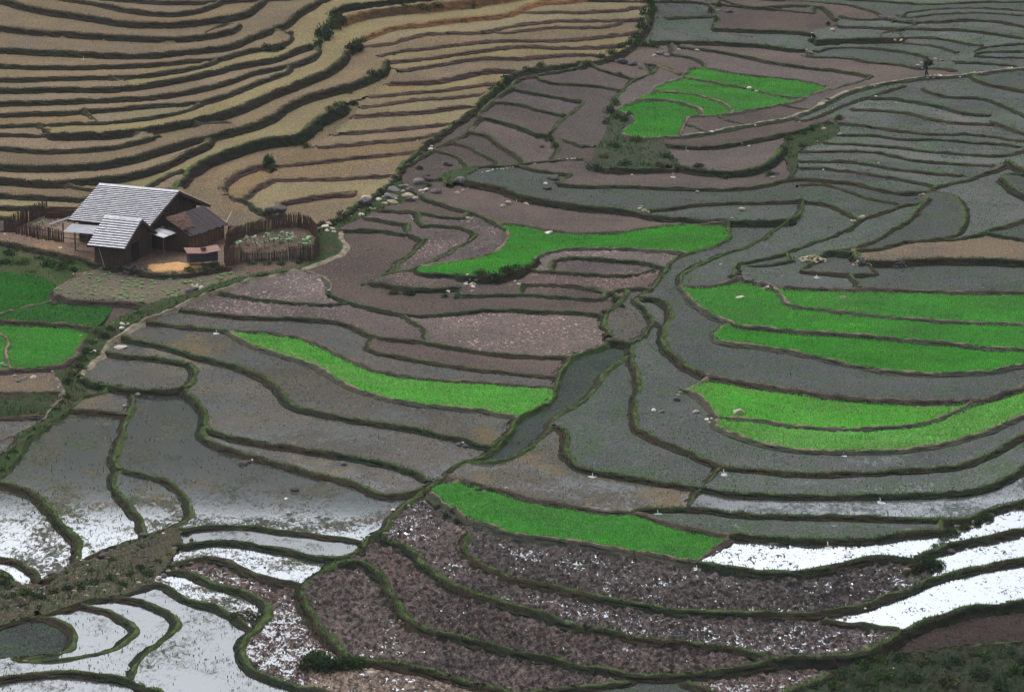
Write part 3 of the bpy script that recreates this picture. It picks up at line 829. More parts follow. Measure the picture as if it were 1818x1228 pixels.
EDGES = []
barrier = np.zeros((NV, NU), bool)
tsum = np.zeros((NV, NU), np.float32); tcnt = np.zeros((NV, NU), np.float32)
for st, w, p in raw:
    bund = st.endswith('b')
    c = smooth_curve(p)
    # drop of the step from the apparent height of its face
    x, y, z = ground(c[:, 0], c[:, 1])
    dist = np.sqrt(x * x + y * y + (z - CAM_Z) ** 2)
    s = FPX / dist
    step = np.zeros(len(c)) if bund or st == 'x' else np.clip(np.maximum(w / s - 0.10, w / s * 0.62), 0.10, 1.6)
    if st == 'x': bund = True
    hb = (0.10 if bund else 0.05) if st != 'x' else 0.0
    x, y, z = ground(c[:, 0], c[:, 1], step / 2 + hb)
    xy = np.c_[x, y]
    # even spacing on the ground
    seg = np.hypot(*np.diff(xy, axis=0).T); S = np.r_[0, np.cumsum(seg)]
    ds = 0.28 * float(np.median(dist)) / 200
    n = max(4, int(S[-1] / ds))
    t = np.linspace(0, S[-1], n)
    xy = np.c_[np.interp(t, S, xy[:, 0]), np.interp(t, S, xy[:, 1])]
    step = np.interp(t, S, step)
    k = min(9, n // 2 * 2 - 1)
    if k >= 3:
        pad = np.vstack([np.repeat(xy[:1], k // 2, 0), xy, np.repeat(xy[-1:], k // 2, 0)])
        sm = np.c_[np.convolve(pad[:, 0], np.ones(k) / k, 'valid'), np.convolve(pad[:, 1], np.ones(k) / k, 'valid')]
        sm[0], sm[-1] = xy[0], xy[-1]; xy = sm
    if st[0] == 'n' and in_poly(*p.mean(0), STUBBLE): st = 'r'
    EDGES.append(dict(st=st[0], bund=bund, xy=xy, step=step, hb=hb, dist=float(np.median(dist)), w=w, ds=ds))

# ends that stop short of another edge on the ground are carried on to meet it
for e in EDGES:
    e['g0'] = np.c_[to_grid(e['xy'][:, 0], e['xy'][:, 1])]
for i, e in enumerate(EDGES):
    for end in (0, -1):
        q = e['g0'][end]
        if not (0 < q[0] < NU - 1 and 0 < q[1] < NV - 1): continue
        best, bp = 10.0, None
        for j, f in enumerate(EDGES):
            if j == i: continue
            dd = np.hypot(f['g0'][:, 0] - q[0], f['g0'][:, 1] - q[1]); k = int(dd.argmin())
            if dd[k] < best: best, bp = dd[k], f['xy'][k]
        if bp is None or best < 0.6: continue
        a = e['xy'][end]; m = max(2, int(np.hypot(*(bp - a)) / e['ds']) + 1)
        ext = a + (bp - a) * (np.arange(1, m + 1) / m)[:, None]
        stp = np.full(m, e['step'][end])
        if end == 0:
            e['xy'] = np.vstack([ext[::-1], e['xy']]); e['step'] = np.r_[stp, e['step']]
        else:
            e['xy'] = np.vstack([e['xy'], ext]); e['step'] = np.r_[e['step'], stp]
for e in EDGES:
    xy = e['xy']
    wob = (vnoise(xy[:, 0], xy[:, 1], 1.1, 3) - .5) * 0.2
    wob[0] = wob[-1] = 0
    tn = np.gradient(xy, axis=0); tn /= np.linalg.norm(tn, axis=1)[:, None] + 1e-9
    # the drop lies to the right hand of the direction of travel
    nr = np.c_[tn[:, 1], -tn[:, 0]]
    xy = xy + nr * wob[:, None]
    gp = np.c_[to_grid(xy[:, 0], xy[:, 1])]
    e['xy'], e['nr'], e['gp'] = xy, nr, gp
    a = np.rint(densify(gp, 0.35)).astype(int)
    ok = (a[:, 0] >= 0) & (a[:, 0] < NU) & (a[:, 1] >= 0) & (a[:, 1] < NV)
    barrier[a[ok, 1], a[ok, 0]] = True

# heights wanted right above and right below every step
for e in EDGES:
    gp = densify(e['gp'], 0.7)
    sidx = np.linspace(0, len(e['gp']) - 1, len(gp))
    stp = np.interp(sidx, np.arange(len(e['step'])), e['step'])
    tg = np.gradient(gp, axis=0); tg /= np.linalg.norm(tg, axis=1)[:, None] + 1e-9
    ng = np.c_[-tg[:, 1], tg[:, 0]]
    e['ng'] = ng[np.linspace(0, len(gp) - 1, len(e['gp'])).astype(int)]
    if e['bund']: continue
    for sgn in (-1, 1):
        a = np.rint(gp + ng * sgn * 1.6).astype(int)
        ok = (a[:, 0] >= 0) & (a[:, 0] < NU) & (a[:, 1] >= 0) & (a[:, 1] < NV)
        a = a[ok]; v = (-sgn * 0.5 * stp)[ok]
        np.add.at(tsum, (a[:, 1], a[:, 0]), v); np.add.at(tcnt, (a[:, 1], a[:, 0]), 1)

# ---------------------------------------------------------------- fields = what the edges enclose
def label_regions(free):
    parent = [0]
    def find(a):
        while parent[a] != a:
            parent[a] = parent[parent[a]]; a = parent[a]
        return a
    lab = np.zeros(free.shape, np.int32); prev = []
    for r in range(free.shape[0]):
        row = free[r].astype(np.int8)
        d = np.diff(np.r_[0, row, 0]); s = np.flatnonzero(d == 1); e = np.flatnonzero(d == -1)
        cur = []; pi = 0
        for a, b in zip(s, e):
            while pi < len(prev) and prev[pi][1] <= a: pi += 1
            q = pi; l = 0
            while q < len(prev) and prev[q][0] < b:
                pl = find(prev[q][2])
                if l == 0: l = pl
                elif pl != l:
                    m, M = min(l, pl), max(l, pl); parent[M] = m; l = m
                q += 1
            if l == 0:
                l = len(parent); parent.append(l)
            cur.append((a, b, l)); lab[r, a:b] = l
        prev = cur
    roots = np.array([find(i) for i in range(len(parent))])
    lab = roots[lab]
    u, inv = np.unique(lab, return_inverse=True)
    return inv.reshape(lab.shape).astype(np.int32)      # 0 = barrier
LAB = label_regions(~barrier)
cnt = np.bincount(LAB.ravel())
small = (cnt < 14); small[0] = False
LAB[small[LAB]] = 0
barrier = LAB == 0
NR = len(cnt)

# ---------------------------------------------------------------- level the fields
fixed = (tcnt > 0) & ~barrier
D = np.where(fixed, tsum / np.maximum(tcnt, 1), 0).astype(np.float32)
msum = np.bincount(LAB[fixed], D[fixed], NR); mcnt = np.bincount(LAB[fixed], minlength=NR)
D = np.where(fixed, D, (msum / np.maximum(mcnt, 1))[LAB]).astype(np.float32); D[barrier] = 0
def same(a, b): return ((a == b) & (a > 0)).astype(np.float32)
cH = same(LAB[:, 1:], LAB[:, :-1]); cV = same(LAB[1:], LAB[:-1])
W = np.zeros_like(D); W[:, 1:] += cH; W[:, :-1] += cH; W[1:] += cV; W[:-1] += cV
iW = np.where((W > 0) & ~fixed, 1 / np.maximum(W, 1), 0).astype(np.float32)
keep = (iW == 0)
for it in range(420):
    A = np.zeros_like(D)
    A[:, 1:] += cH * D[:, :-1]; A[:, :-1] += cH * D[:, 1:]
    A[1:] += cV * D[:-1]; A[:-1] += cV * D[1:]
    D = np.where(keep, D, A * iW)
# soften the pinned rims
for it in range(3):
    A = np.zeros_like(D)
    A[:, 1:] += cH * D[:, :-1]; A[:, :-1] += cH * D[:, 1:]
    A[1:] += cV * D[:-1]; A[:-1] += cV * D[1:]
    D = np.where(W > 0, 0.5 * D + 0.5 * A / np.maximum(W, 1), D)

def height_at(x, y):
    """ground height under a point"""
    i, j = to_grid(np.asarray(x, float), np.asarray(y, float))
    i = np.clip(np.rint(i).astype(int), 0, NU - 1); j = np.clip(np.rint(j).astype(int), 0, NV - 1)
    return B(x, y) + D[j, i]

def on_ground(px, py):
    """the point of the finished ground seen at a place in the photograph"""
    i = int(np.clip(round((px - U0) / ST), 0, NU - 1)); j = int(np.clip(round((py - V0) / ST), 0, NV - 1))
    off = 0.0
    for _ in range(4):
        x, y, z = ground(px, py, off)
        off = float(height_at(x, y) - B(x, y))
    return Vector((float(x), float(y), float(B(x, y) + off)))

# ---------------------------------------------------------------- field materials
M = {}
M['st'] = field_mat('stubble', (0.170, 0.122, 0.070), (0.112, 0.083, 0.053), weed=(0.100, 0.098, 0.052), weed_at=(0.5, 0.62), patch=(0.12, 0.098, 0.078), vary=0.6)
M['sy'] = field_mat('stubble_yellow', (0.185, 0.152, 0.082), (0.13, 0.104, 0.062), weed=(0.14, 0.132, 0.056), weed_at=(0.5, 0.62), vary=0.5)
M['pl'] = field_mat('worked_mud', (0.090, 0.070, 0.062), (0.054, 0.046, 0.043), fleck=(0.20, 0.145, 0.135), fleck_at=0.72, weed=(0.062, 0.064, 0.054), weed_at=(0.52, 0.66), wet=0.22, gloss=0.25)
M['pf'] = field_mat('ploughed_pink_clods', (0.105, 0.080, 0.072), (0.056, 0.048, 0.044), fleck=(0.26, 0.17, 0.16), fleck_at=0.58)
M['gw'] = field_mat('weedy_shallow_water', (0.073, 0.078, 0.076), (0.050, 0.056, 0.055), weed=(0.044, 0.072, 0.034), weed_at=(0.46, 0.60), wet=0.385, gloss=0.30, soft=0.05)
M['wa'] = field_mat('clear_shallow_water', (0.07, 0.078, 0.074), (0.05, 0.06, 0.058), wet=0.50, gloss=0.34, soft=0.06)
M['dw'] = field_mat('dark_channel_water', (0.044, 0.050, 0.048), (0.026, 0.034, 0.033), weed=(0.034, 0.066, 0.030), weed_at=(0.48, 0.60), wet=0.36, gloss=0.10, soft=0.06)
M['gb'] = field_mat('silty_shallow_water', (0.086, 0.076, 0.064), (0.056, 0.055, 0.050), weed=(0.05, 0.068, 0.040), weed_at=(0.52, 0.66), wet=0.45, gloss=0.32, soft=0.05, patch=(0.128, 0.100, 0.060))
M['gl'] = field_mat('pale_weedy_water', (0.090, 0.094, 0.092), (0.045, 0.050, 0.047), weed=(0.044, 0.100, 0.036), weed_at=(0.48, 0.60), wet=0.40, gloss=0.4, soft=0.06, patch=(0.105, 0.088, 0.095))
M['wd'] = field_mat('flooded_weedy', (0.078, 0.070, 0.056), (0.046, 0.045, 0.038), weed=(0.03, 0.054, 0.022), weed_at=(0.46, 0.58), wet=0.51, gloss=0.46, rough=0.055, murk=(0.034, 0.037, 0.036), soft=0.035, patch=(0.120, 0.088, 0.042))
M['wl'] = field_mat('open_flooded', (0.07, 0.078, 0.066), (0.042, 0.052, 0.044), weed=(0.034, 0.060, 0.026), weed_at=(0.46, 0.58), wet=0.565, gloss=0.25, soft=0.06, rough=0.08)
M['wm'] = field_mat('flooded_muddy', (0.13, 0.09, 0.075), (0.07, 0.055, 0.05), wet=0.50, gloss=0.62)
M['cl'] = field_mat('wet_clods', (0.074, 0.056, 0.051), (0.032, 0.028, 0.027), fleck=(0.17, 0.125, 0.11), fleck_at=0.66, wet=0.365, gloss=0.42, use_clod=True)
M['cw'] = field_mat('wet_clods_in_water', (0.074, 0.058, 0.055), (0.032, 0.029, 0.029), wet=0.43, gloss=0.5, use_clod=True)
M['cx'] = field_mat('clods_half_drowned', (0.105, 0.074, 0.066), (0.045, 0.036, 0.034), wet=0.50, gloss=0.36, use_clod=True)
M['ww'] = field_mat('open_water_with_clods', (0.06, 0.05, 0.048), (0.03, 0.028, 0.028), wet=0.735, gloss=0.66, use_clod=True, rough=0.06)
M['tm'] = field_mat('pale_mud', (0.150, 0.112, 0.088), (0.085, 0.064, 0.054), wet=0.44, gloss=0.6, fleck=(0.36, 0.27, 0.22), fleck_at=0.62, use_clod=True)
M['ta'] = field_mat('tan_mud', (0.150, 0.118, 0.082), (0.098, 0.082, 0.064), patch=(0.150, 0.116, 0.082))
M['dk'] = field_mat('dark_dry_clods', (0.046, 0.036, 0.032), (0.026, 0.022, 0.021), fleck=(0.10, 0.075, 0.066), fleck_at=0.68)
M['ri'] = field_mat('rice_mud', (0.026, 0.150, 0.018), (0.030, 0.090, 0.018), vary=0.2)
M['rp'] = field_mat('thin_rice_mud', (0.060, 0.225, 0.030), (0.066, 0.125, 0.034), vary=0.2)
M['rd'] = field_mat('deep_rice_mud', (0.018, 0.085, 0.013), (0.018, 0.055, 0.012), vary=0.2)
M['wi'] = field_mat('wild_ground', (0.036, 0.050, 0.022), (0.044, 0.034, 0.025), weed=(0.020, 0.048, 0.015), weed_at=(0.42, 0.56), patch=(0.075, 0.055, 0.038), fleck=(0.20, 0.16, 0.13), fleck_at=0.72)
M['ya'] = field_mat('trodden_yard', (0.180, 0.118, 0.076), (0.112, 0.080, 0.058), patch=(0.22, 0.125, 0.066))
M['wb'] = field_mat('stony_stream_band', (0.062, 0.056, 0.036), (0.040, 0.034, 0.027), weed=(0.032, 0.050, 0.019), weed_at=(0.48, 0.60), patch=(0.085, 0.066, 0.050), fleck=(0.19, 0.155, 0.135), fleck_at=0.64)
M['wk'] = field_mat('dark_scrub_ground', (0.024, 0.032, 0.018), (0.030, 0.022, 0.018), weed=(0.014, 0.028, 0.011), weed_at=(0.42, 0.56))  # darker scrub ground of the lower right slope
M['ga'] = field_mat('red_garden_soil', (0.105, 0.058, 0.038), (0.060, 0.038, 0.028), weed=(0.036, 0.062, 0.022), weed_at=(0.46, 0.56))
M['ve'] = field_mat('garden_soil', (0.118, 0.102, 0.075), (0.082, 0.074, 0.058), weed=(0.07, 0.09, 0.05), weed_at=(0.54, 0.68))
MAT_RICE_LEAF = leaf_mat('rice_leaf', trans=0.3)
MAT_GRASS = leaf_mat('grass_blade', trans=0.25)

KIND_NAME = dict(st='stubble_terrace', sy='stubble_terrace', pl='mud_terrace', pf='ploughed_terrace', gw='flooded_terrace', wa='flooded_terrace',
                 dw='water_channel', gb='flooded_terrace', gl='flooded_terrace', wd='flooded_terrace', wl='flooded_terrace', wm='flooded_terrace', cl='ploughed_terrace',
                 cw='ploughed_terrace', cx='ploughed_terrace', ww='flooded_terrace', tm='mud_terrace', ta='mud_terrace', dk='ploughed_terrace',
                 ri='rice_plot', wb='stream_band', wk='wild_slope', wi='wild_slope', ya='yard', ga='garden_bed', ve='vegetable_plot')
ftype = {}; flabel = {}
for ln in SEEDS.strip().splitlines():
    ty, rest = ln.split(' ', 1)
    pt, _, lb = rest.partition('|')
    px, py = [float(c) for c in pt.split(',')]
    i, j = int(round((px - U0) / ST)), int(round((py - V0) / ST))
    l = 0
    for rr in range(0, 6):
        q = LAB[max(0, j - rr):j + rr + 1, max(0, i - rr):i + rr + 1]; q = q[q > 0]
        if len(q): l = int(np.bincount(q).argmax()); break
    if l and l not in ftype:
        ftype[l] = ty
        if lb: flabel[l] = lb
    elif l and ftype[l] != ty:
        print('SEED CLASH', ln, 'already', ftype[l])

jj, ii = np.nonzero(LAB)
ll = LAB[jj, ii]
cnt = np.bincount(ll, minlength=NR)
cu = np.bincount(ll, GU[jj, ii], NR) / np.maximum(cnt, 1); cv = np.bincount(ll, GV[jj, ii], NR) / np.maximum(cnt, 1)
big = sorted([(int(cnt[l]), l) for l in range(1, NR) if cnt[l]], reverse=True)[:10]
print('fields', (cnt > 0).sum(), 'largest', [(n, int(cu[l]), int(cv[l]), ftype.get(l)) for n, l in big])
inS = in_poly(cu, cv, STUBBLE); inR = in_poly(cu, cv, RIGHTZ); inL = in_poly(cu, cv, LEFTZ)
for l in range(1, NR):
    if not cnt[l] or l in ftype: continue
    u, v = cu[l], cv[l]
    if inS[l]:
        ftype[l] = 'sy' if (u > 420 and (l * 7) % 5 < 2) or (l * 13) % 7 == 0 else 'st'
    elif inL[l]: ftype[l] = 'ta'
    elif inR[l]: ftype[l] = 'gl' if v > 150 else ('gw' if (l * 5) % 3 else 'gl')
    elif v > 930 and u > 1200: ftype[l] = 'wi'
    elif u < 700 and v > 600: ftype[l] = 'gb'
    elif u > 1120 and v > 330: ftype[l] = 'gw'
    elif 440 < v < 560 and 900 < u < 1180: ftype[l] = 'pf'
    else: ftype[l] = 'pl'

# worked soil: height field of clods (0..1)
def clod_noise(x, y):
    a = vnoise(x, y, 0.27, 1); b = vnoise(x + y * .3, y, 0.15, 2); c = vnoise(x, y, 2.2, 5)
    return 0.44 * a + 0.38 * b + 0.18 * c
CLOD = clod_noise(GX, GY)
for it in range(1):
    CLOD = np.clip((CLOD - 0.22) / 0.56, 0, 1)
AMP = dict(cl=(.2, .30), cw=(.3, .30), cx=(.4, .26), ww=(.67, .22), tm=(.4, .14), dk=(0, .14), pf=(0.3, .12), pl=(.3, .06), wi=(0, .14), wb=(0, .22), wk=(0, .25), st=(0, .03), sy=(0, .03), ve=(0, .10), ya=(0, .06), ga=(0, .10), ta=(0, .05), ri=(0, .08), wd=(.6, .05), wm=(.5, .08))
FIELDS = {}
adj = np.zeros_like(barrier)
for l in range(1, NR):
    if not cnt[l]: continue
    rows = np.flatnonzero((LAB == l).any(1)); cols = np.flatnonzero((LAB == l).any(0))
    r0, r1 = max(0, rows[0] - 1), min(NV, rows[-1] + 2); c0, c1 = max(0, cols[0] - 1), min(NU, cols[-1] + 2)
    L = LAB[r0:r1, c0:c1] == l; d = D[r0:r1, c0:c1]
    P = np.pad(L, 1); Q = np.pad(np.where(L, d, 0), 1)
    h, w = L.shape
    n = sum(P[1 + a:1 + a + h, 1 + b:1 + b + w].astype(np.float32) for a in (-1, 0, 1) for b in (-1, 0, 1))
    s = sum(Q[1 + a:1 + a + h, 1 + b:1 + b + w] for a in (-1, 0, 1) for b in (-1, 0, 1))
    bar = barrier[r0:r1, c0:c1] & (n > 0)
    m = L | bar
    dd = np.where(L, d, s / np.maximum(n, 1))
    q = m[:-1, :-1] & m[1:, :-1] & m[:-1, 1:] & m[1:, 1:]
    if not q.any(): continue
    use = np.zeros_like(m); use[:-1, :-1] |= q; use[1:, :-1] |= q; use[:-1, 1:] |= q; use[1:, 1:] |= q
    idx = np.full(m.shape, -1, np.int32); idx[use] = np.arange(use.sum())
    X = GX[r0:r1, c0:c1][use]; Y = GY[r0:r1, c0:c1][use]; cl = CLOD[r0:r1, c0:c1][use]
    Z = GZ[r0:r1, c0:c1][use] + dd[use]
    ty = ftype[l]
    if ty in AMP:
        lv, am = AMP[ty]; Z = Z + np.maximum(cl - lv, 0) * am - (0.09 if ty in ('cl', 'cw', 'cx') else 0.0)
        if ty == 'wi': Z = Z + (vnoise(X, Y, 1.7, 8) - .4) * 0.22
    a, b = np.nonzero(q)
    F = np.c_[idx[a, b], idx[a + 1, b], idx[a + 1, b + 1], idx[a, b + 1]]
    mt = M['rp'] if ty == 'ri' and any(k in flabel.get(l, '') for k in ('patchy', 'thin yellow')) else M[ty]
    if ty == 'ri' and any(k in flabel.get(l, '') for k in ('at the left below', 'vegetable plot')): mt = M['rd']
    o = np_mesh(KIND_NAME[ty], np.c_[X, Y, Z], F, mt, dict(clod=cl))
    FIELDS[l] = o
    if ty == 'ri':
        tag(o, flabel.get(l, 'small corner of green rice beside a bund'), 'rice plot', 'plots of green rice among the terraces')
    else:
        tag(o, kind='structure')

# ---------------------------------------------------------------- banks between the fields
BM = {}
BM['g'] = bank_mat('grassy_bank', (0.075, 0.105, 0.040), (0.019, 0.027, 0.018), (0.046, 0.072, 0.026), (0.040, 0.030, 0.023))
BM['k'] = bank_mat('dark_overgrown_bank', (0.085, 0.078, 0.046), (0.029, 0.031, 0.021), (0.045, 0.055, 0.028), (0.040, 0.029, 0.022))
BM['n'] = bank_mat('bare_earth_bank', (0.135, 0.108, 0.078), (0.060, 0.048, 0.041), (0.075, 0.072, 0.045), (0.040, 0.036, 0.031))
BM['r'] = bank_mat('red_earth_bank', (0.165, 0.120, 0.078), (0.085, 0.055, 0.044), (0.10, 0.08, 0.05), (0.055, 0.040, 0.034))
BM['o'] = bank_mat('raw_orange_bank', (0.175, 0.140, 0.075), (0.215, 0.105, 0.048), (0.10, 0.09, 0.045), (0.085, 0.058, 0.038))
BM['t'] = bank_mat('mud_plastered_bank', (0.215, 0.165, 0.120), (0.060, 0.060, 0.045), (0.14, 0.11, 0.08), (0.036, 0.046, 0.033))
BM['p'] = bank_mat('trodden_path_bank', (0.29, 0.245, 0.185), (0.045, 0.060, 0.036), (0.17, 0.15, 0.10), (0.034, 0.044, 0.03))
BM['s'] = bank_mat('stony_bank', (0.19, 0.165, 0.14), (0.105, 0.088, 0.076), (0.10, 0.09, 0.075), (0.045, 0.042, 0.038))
GRASS = []          # (points, style, dist)
def side_height(gp, ng, sgn, fallback, base):
    out = np.full(len(gp), np.nan)
    for dd in (1.6, 2.3, 1.1, 3.2):
        a = np.rint(gp + ng * sgn * dd).astype(int)
        i = np.clip(a[:, 0], 0, NU - 1); j = np.clip(a[:, 1], 0, NV - 1)
        v = np.where(barrier[j, i], np.nan, D[j, i])
        out = np.where(np.isnan(out), v, out)
    return np.where(np.isnan(out), fallback, out)
def mov(a, k=7):
    if len(a) < 2 * k: return a
    p = np.r_[np.repeat(a[:1], k // 2), a, np.repeat(a[-1:], k // 2)]
    return np.convolve(p, np.ones(k) / k, 'valid')
for e in EDGES:
    if e['st'] == 'x': continue
    xy, nr, gp, ng = e['xy'], e['nr'], e['gp'], e['ng']
    n = len(xy)
    base = B(xy[:, 0], xy[:, 1])
    du = mov(side_height(gp, ng, -1, e['step'] / 2, base)); dl = mov(side_height(gp, ng, 1, -e['step'] / 2, base))
    zu, zl = base + du, base + dl
    k = e['dist'] / 200.0
    hb = e['hb'] + (vnoise(xy[:, 0], xy[:, 1], 0.8, 6) - .4) * 0.12
    wd_n = 0.55 + 0.9 * vnoise(xy[:, 0], xy[:, 1], 1.6, 16)
    drop = np.maximum(zu - zl, 0)
    wd = np.clip(0.24 + e['w'] * 0.045, 0.36, 0.75) if not e['bund'] else 0.5
    if e['dist'] < 175: wd = wd * 0.78
    if e['st'] == 'p': wd = 1.0
    if e['bund']: wd *= np.clip(e['w'] / 4.2, 0.5, 1.2)
    # profile: offset from the crest line towards the drop, and height
    zm = np.maximum(zu, zl)
    run = 0.12 + 0.22 * drop
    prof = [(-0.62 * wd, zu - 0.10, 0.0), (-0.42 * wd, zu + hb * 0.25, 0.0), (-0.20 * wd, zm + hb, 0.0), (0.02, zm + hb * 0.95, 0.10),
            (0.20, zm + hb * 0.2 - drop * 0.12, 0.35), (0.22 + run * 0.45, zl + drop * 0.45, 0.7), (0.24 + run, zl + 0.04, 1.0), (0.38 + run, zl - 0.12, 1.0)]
    V = np.zeros((n, len(prof), 3)); AC = np.zeros((n, len(prof)))
    for q, (off, zz, ac) in enumerate(prof):
        jit = (vnoise(xy[:, 0] + q * 3.7, xy[:, 1] + q * 1.9, 0.5, 7) - .5)
        of = off * np.where(off < 0, wd_n, 1.0) + jit * 0.13 * (1.0 if q < 5 else 1.8)
        V[:, q, 0] = xy[:, 0] + nr[:, 0] * of; V[:, q, 1] = xy[:, 1] + nr[:, 1] * of
        V[:, q, 2] = zz + (vnoise(xy[:, 0] + q * 5.1, xy[:, 1], 0.45, 9) - .5) * (0.085 if 1 < q < 7 else 0.02)
        AC[:, q] = ac
    idx = np.arange(n * len(prof)).reshape(n, len(prof))
    F = np.stack([idx[:-1, :-1], idx[:-1, 1:], idx[1:, 1:], idx[1:, :-1]], -1).reshape(-1, 4)
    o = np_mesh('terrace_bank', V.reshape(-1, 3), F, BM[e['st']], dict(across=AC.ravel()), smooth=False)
    tag(o, kind='structure')
    e['V'] = V
    GRASS.append((V, e['st'], e['dist'], e['w'] * (1.6 if e['bund'] else 1.0)))

# ---------------------------------------------------------------- blades
def blades(base, h, w, lean, col, up=(0, 0, 1)):
    """one bent triangle pair per blade -> verts, tris, colours"""
    n = len(base)
    ang = RNG.random(n) * 6.283; ln = RNG.random(n) * lean
    side = np.c_[np.cos(ang), np.sin(ang), np.zeros(n)]
    fw = np.c_[-np.sin(ang), np.cos(ang), np.zeros(n)] * (RNG.random(n) - .5)[:, None] * 2
    tip = base + np.c_[fw[:, :2] * (ln * h)[:, None], h]
    a = base - side * (w / 2)[:, None]; b = base + side * (w / 2)[:, None]
    V = np.stack([a, b, tip], 1).reshape(-1, 3)
    F = np.arange(n * 3).reshape(n, 3)
    C = np.repeat(col, 3, 0)
    return V, F, C
GC = dict(r=(0.115, 0.085, 0.052), g=(0.075, 0.125, 0.036), k=(0.062, 0.068, 0.034), n=(0.115, 0.085, 0.052), o=(0.12, 0.095, 0.045), t=(0.085, 0.085, 0.05), p=(0.09, 0.11, 0.05), s=(0.08, 0.085, 0.05))
GD = dict(r=0.35, g=1.0, k=0.8, n=0.35, o=0.4, t=0.3, p=0.5, s=0.3)
bv, bc = [], []
for V, st, dist, bw in GRASS:
    n, k = V.shape[:2]
    length = np.linalg.norm(np.diff(V[:, 3], axis=0), axis=1).sum()
    m = int(length * 62 * GD[st] * (200 / dist) ** 1.2)
    if m < 1: continue
    i = RNG.random(m) * (n - 1.001); q = 1.2 + RNG.random(m) ** 1.2 * 5.0
    i0 = i.astype(int); q0 = q.astype(int); fi = (i - i0)[:, None]; fq = (q - q0)[:, None]
    p = (V[i0, q0] * (1 - fi) + V[i0 + 1, q0] * fi) * (1 - fq) + (V[i0, q0 + 1] * (1 - fi) + V[i0 + 1, q0 + 1] * fi) * fq
    p[:, 2] -= 0.02
    c = np.array(GC[st]) * (0.55 + 0.9 * RNG.random((m, 1))) * (1 + 0.25 * (RNG.random((m, 3)) - .5))
    c *= np.where(q[:, None] > 3.3, 0.38, 1.1)  # blades on the face darkened: shade put into their colour
    bv.append(np.c_[p, np.full(m, np.clip(bw / 8.0, 0.5, 1.35))]); bc.append(c)
P = np.vstack(bv); C = np.vstack(bc)
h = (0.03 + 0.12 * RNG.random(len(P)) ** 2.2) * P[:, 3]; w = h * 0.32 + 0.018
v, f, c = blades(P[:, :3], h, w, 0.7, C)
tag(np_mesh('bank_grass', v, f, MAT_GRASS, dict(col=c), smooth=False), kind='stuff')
print('grass blades', len(P))

def cell_area():
    ax = np.gradient(GX, axis=1); ay = np.gradient(GY, axis=0)
    return np.abs(ax * ay)
AREA = cell_area()
def scatter(mask, dens, cap=10**6):
    j, i = np.nonzero(mask)
    lam = AREA[j, i] * dens
    k = RNG.poisson(np.clip(lam, 0, 30))
    j = np.repeat(j, k); i = np.repeat(i, k)
    if len(j) > cap:
        s = RNG.choice(len(j), cap, replace=False); j, i = j[s], i[s]
    fu = i + RNG.random(len(i)) - .5; fv = j + RNG.random(len(j)) - .5
    x, y, z = ground(U0 + fu * ST, V0 + fv * ST)
    return np.c_[x, y, z + D[j, i]], j, i
# rice: many upright leaves over each green plot, in the streaks the seedlings were planted in; the blades belong to their plot
vis = (GU > -60) & (GU < 1880) & (GV > -40) & (GV < 1290)
for l, o in FIELDS.items():
    if ftype[l] != 'ri': continue
    mask = (LAB == l) & vis
    a = AREA[mask].sum()
    if a < 0.5: continue
    p, j, i = scatter(mask, 58 if a < 260 else 46)
    thin = flabel.get(l, '')
    patchy = any(k in thin for k in ('patchy', 'thin yellow'))
    dn = 0.5 * vnoise(p[:, 0] * 0.5 + p[:, 1] * .2, p[:, 1], 0.9, 11) + 0.5 * vnoise(p[:, 0], p[:, 1], 3.0, 12)
    if patchy:
        kp = RNG.random(len(p)) < np.clip((dn - 0.24) * 3.6, 0.15, 1); p, dn = p[kp], dn[kp]
    hue = (0.55 * vnoise(p[:, 0] * .4 + p[:, 1] * .3, p[:, 1], 1.1, 14) + 0.45 * vnoise(p[:, 0], p[:, 1] * .7, 5.0, 15))[:, None]
    cA = np.array((0.105, 0.430, 0.038)); cB = np.array((0.042, 0.260, 0.020))
    if patchy: cA = np.array((0.100, 0.470, 0.058)); cB = np.array((0.036, 0.270, 0.026))
    if 'thin yellow' in thin: cA = np.array((0.130, 0.430, 0.052)); cB = np.array((0.065, 0.250, 0.030))
    if any(k in thin for k in ('at the left', 'vegetable plot')) and 'lowest' not in thin: cA, cB = np.array((0.022, 0.185, 0.018)), np.array((0.010, 0.100, 0.009))
    hue = np.clip((hue - .5) * 1.5 + .5, 0, 1)
    c = (cA * hue + cB * (1 - hue)) * (0.72 + 0.56 * RNG.random((len(p), 1))) * (0.55 + 0.9 * dn[:, None])
    hh = (0.13 + 0.10 * RNG.random(len(p))) * (0.8 + 0.5 * dn); ww = 0.035 + 0.04 * RNG.random(len(p))
    v, f, cc = blades(p - [0, 0, 0.02], hh, ww, 0.9, c)
    np_mesh('rice_leaves', v, f, MAT_RICE_LEAF, dict(col=cc), smooth=False, parent=o)['kind'] = 'stuff'
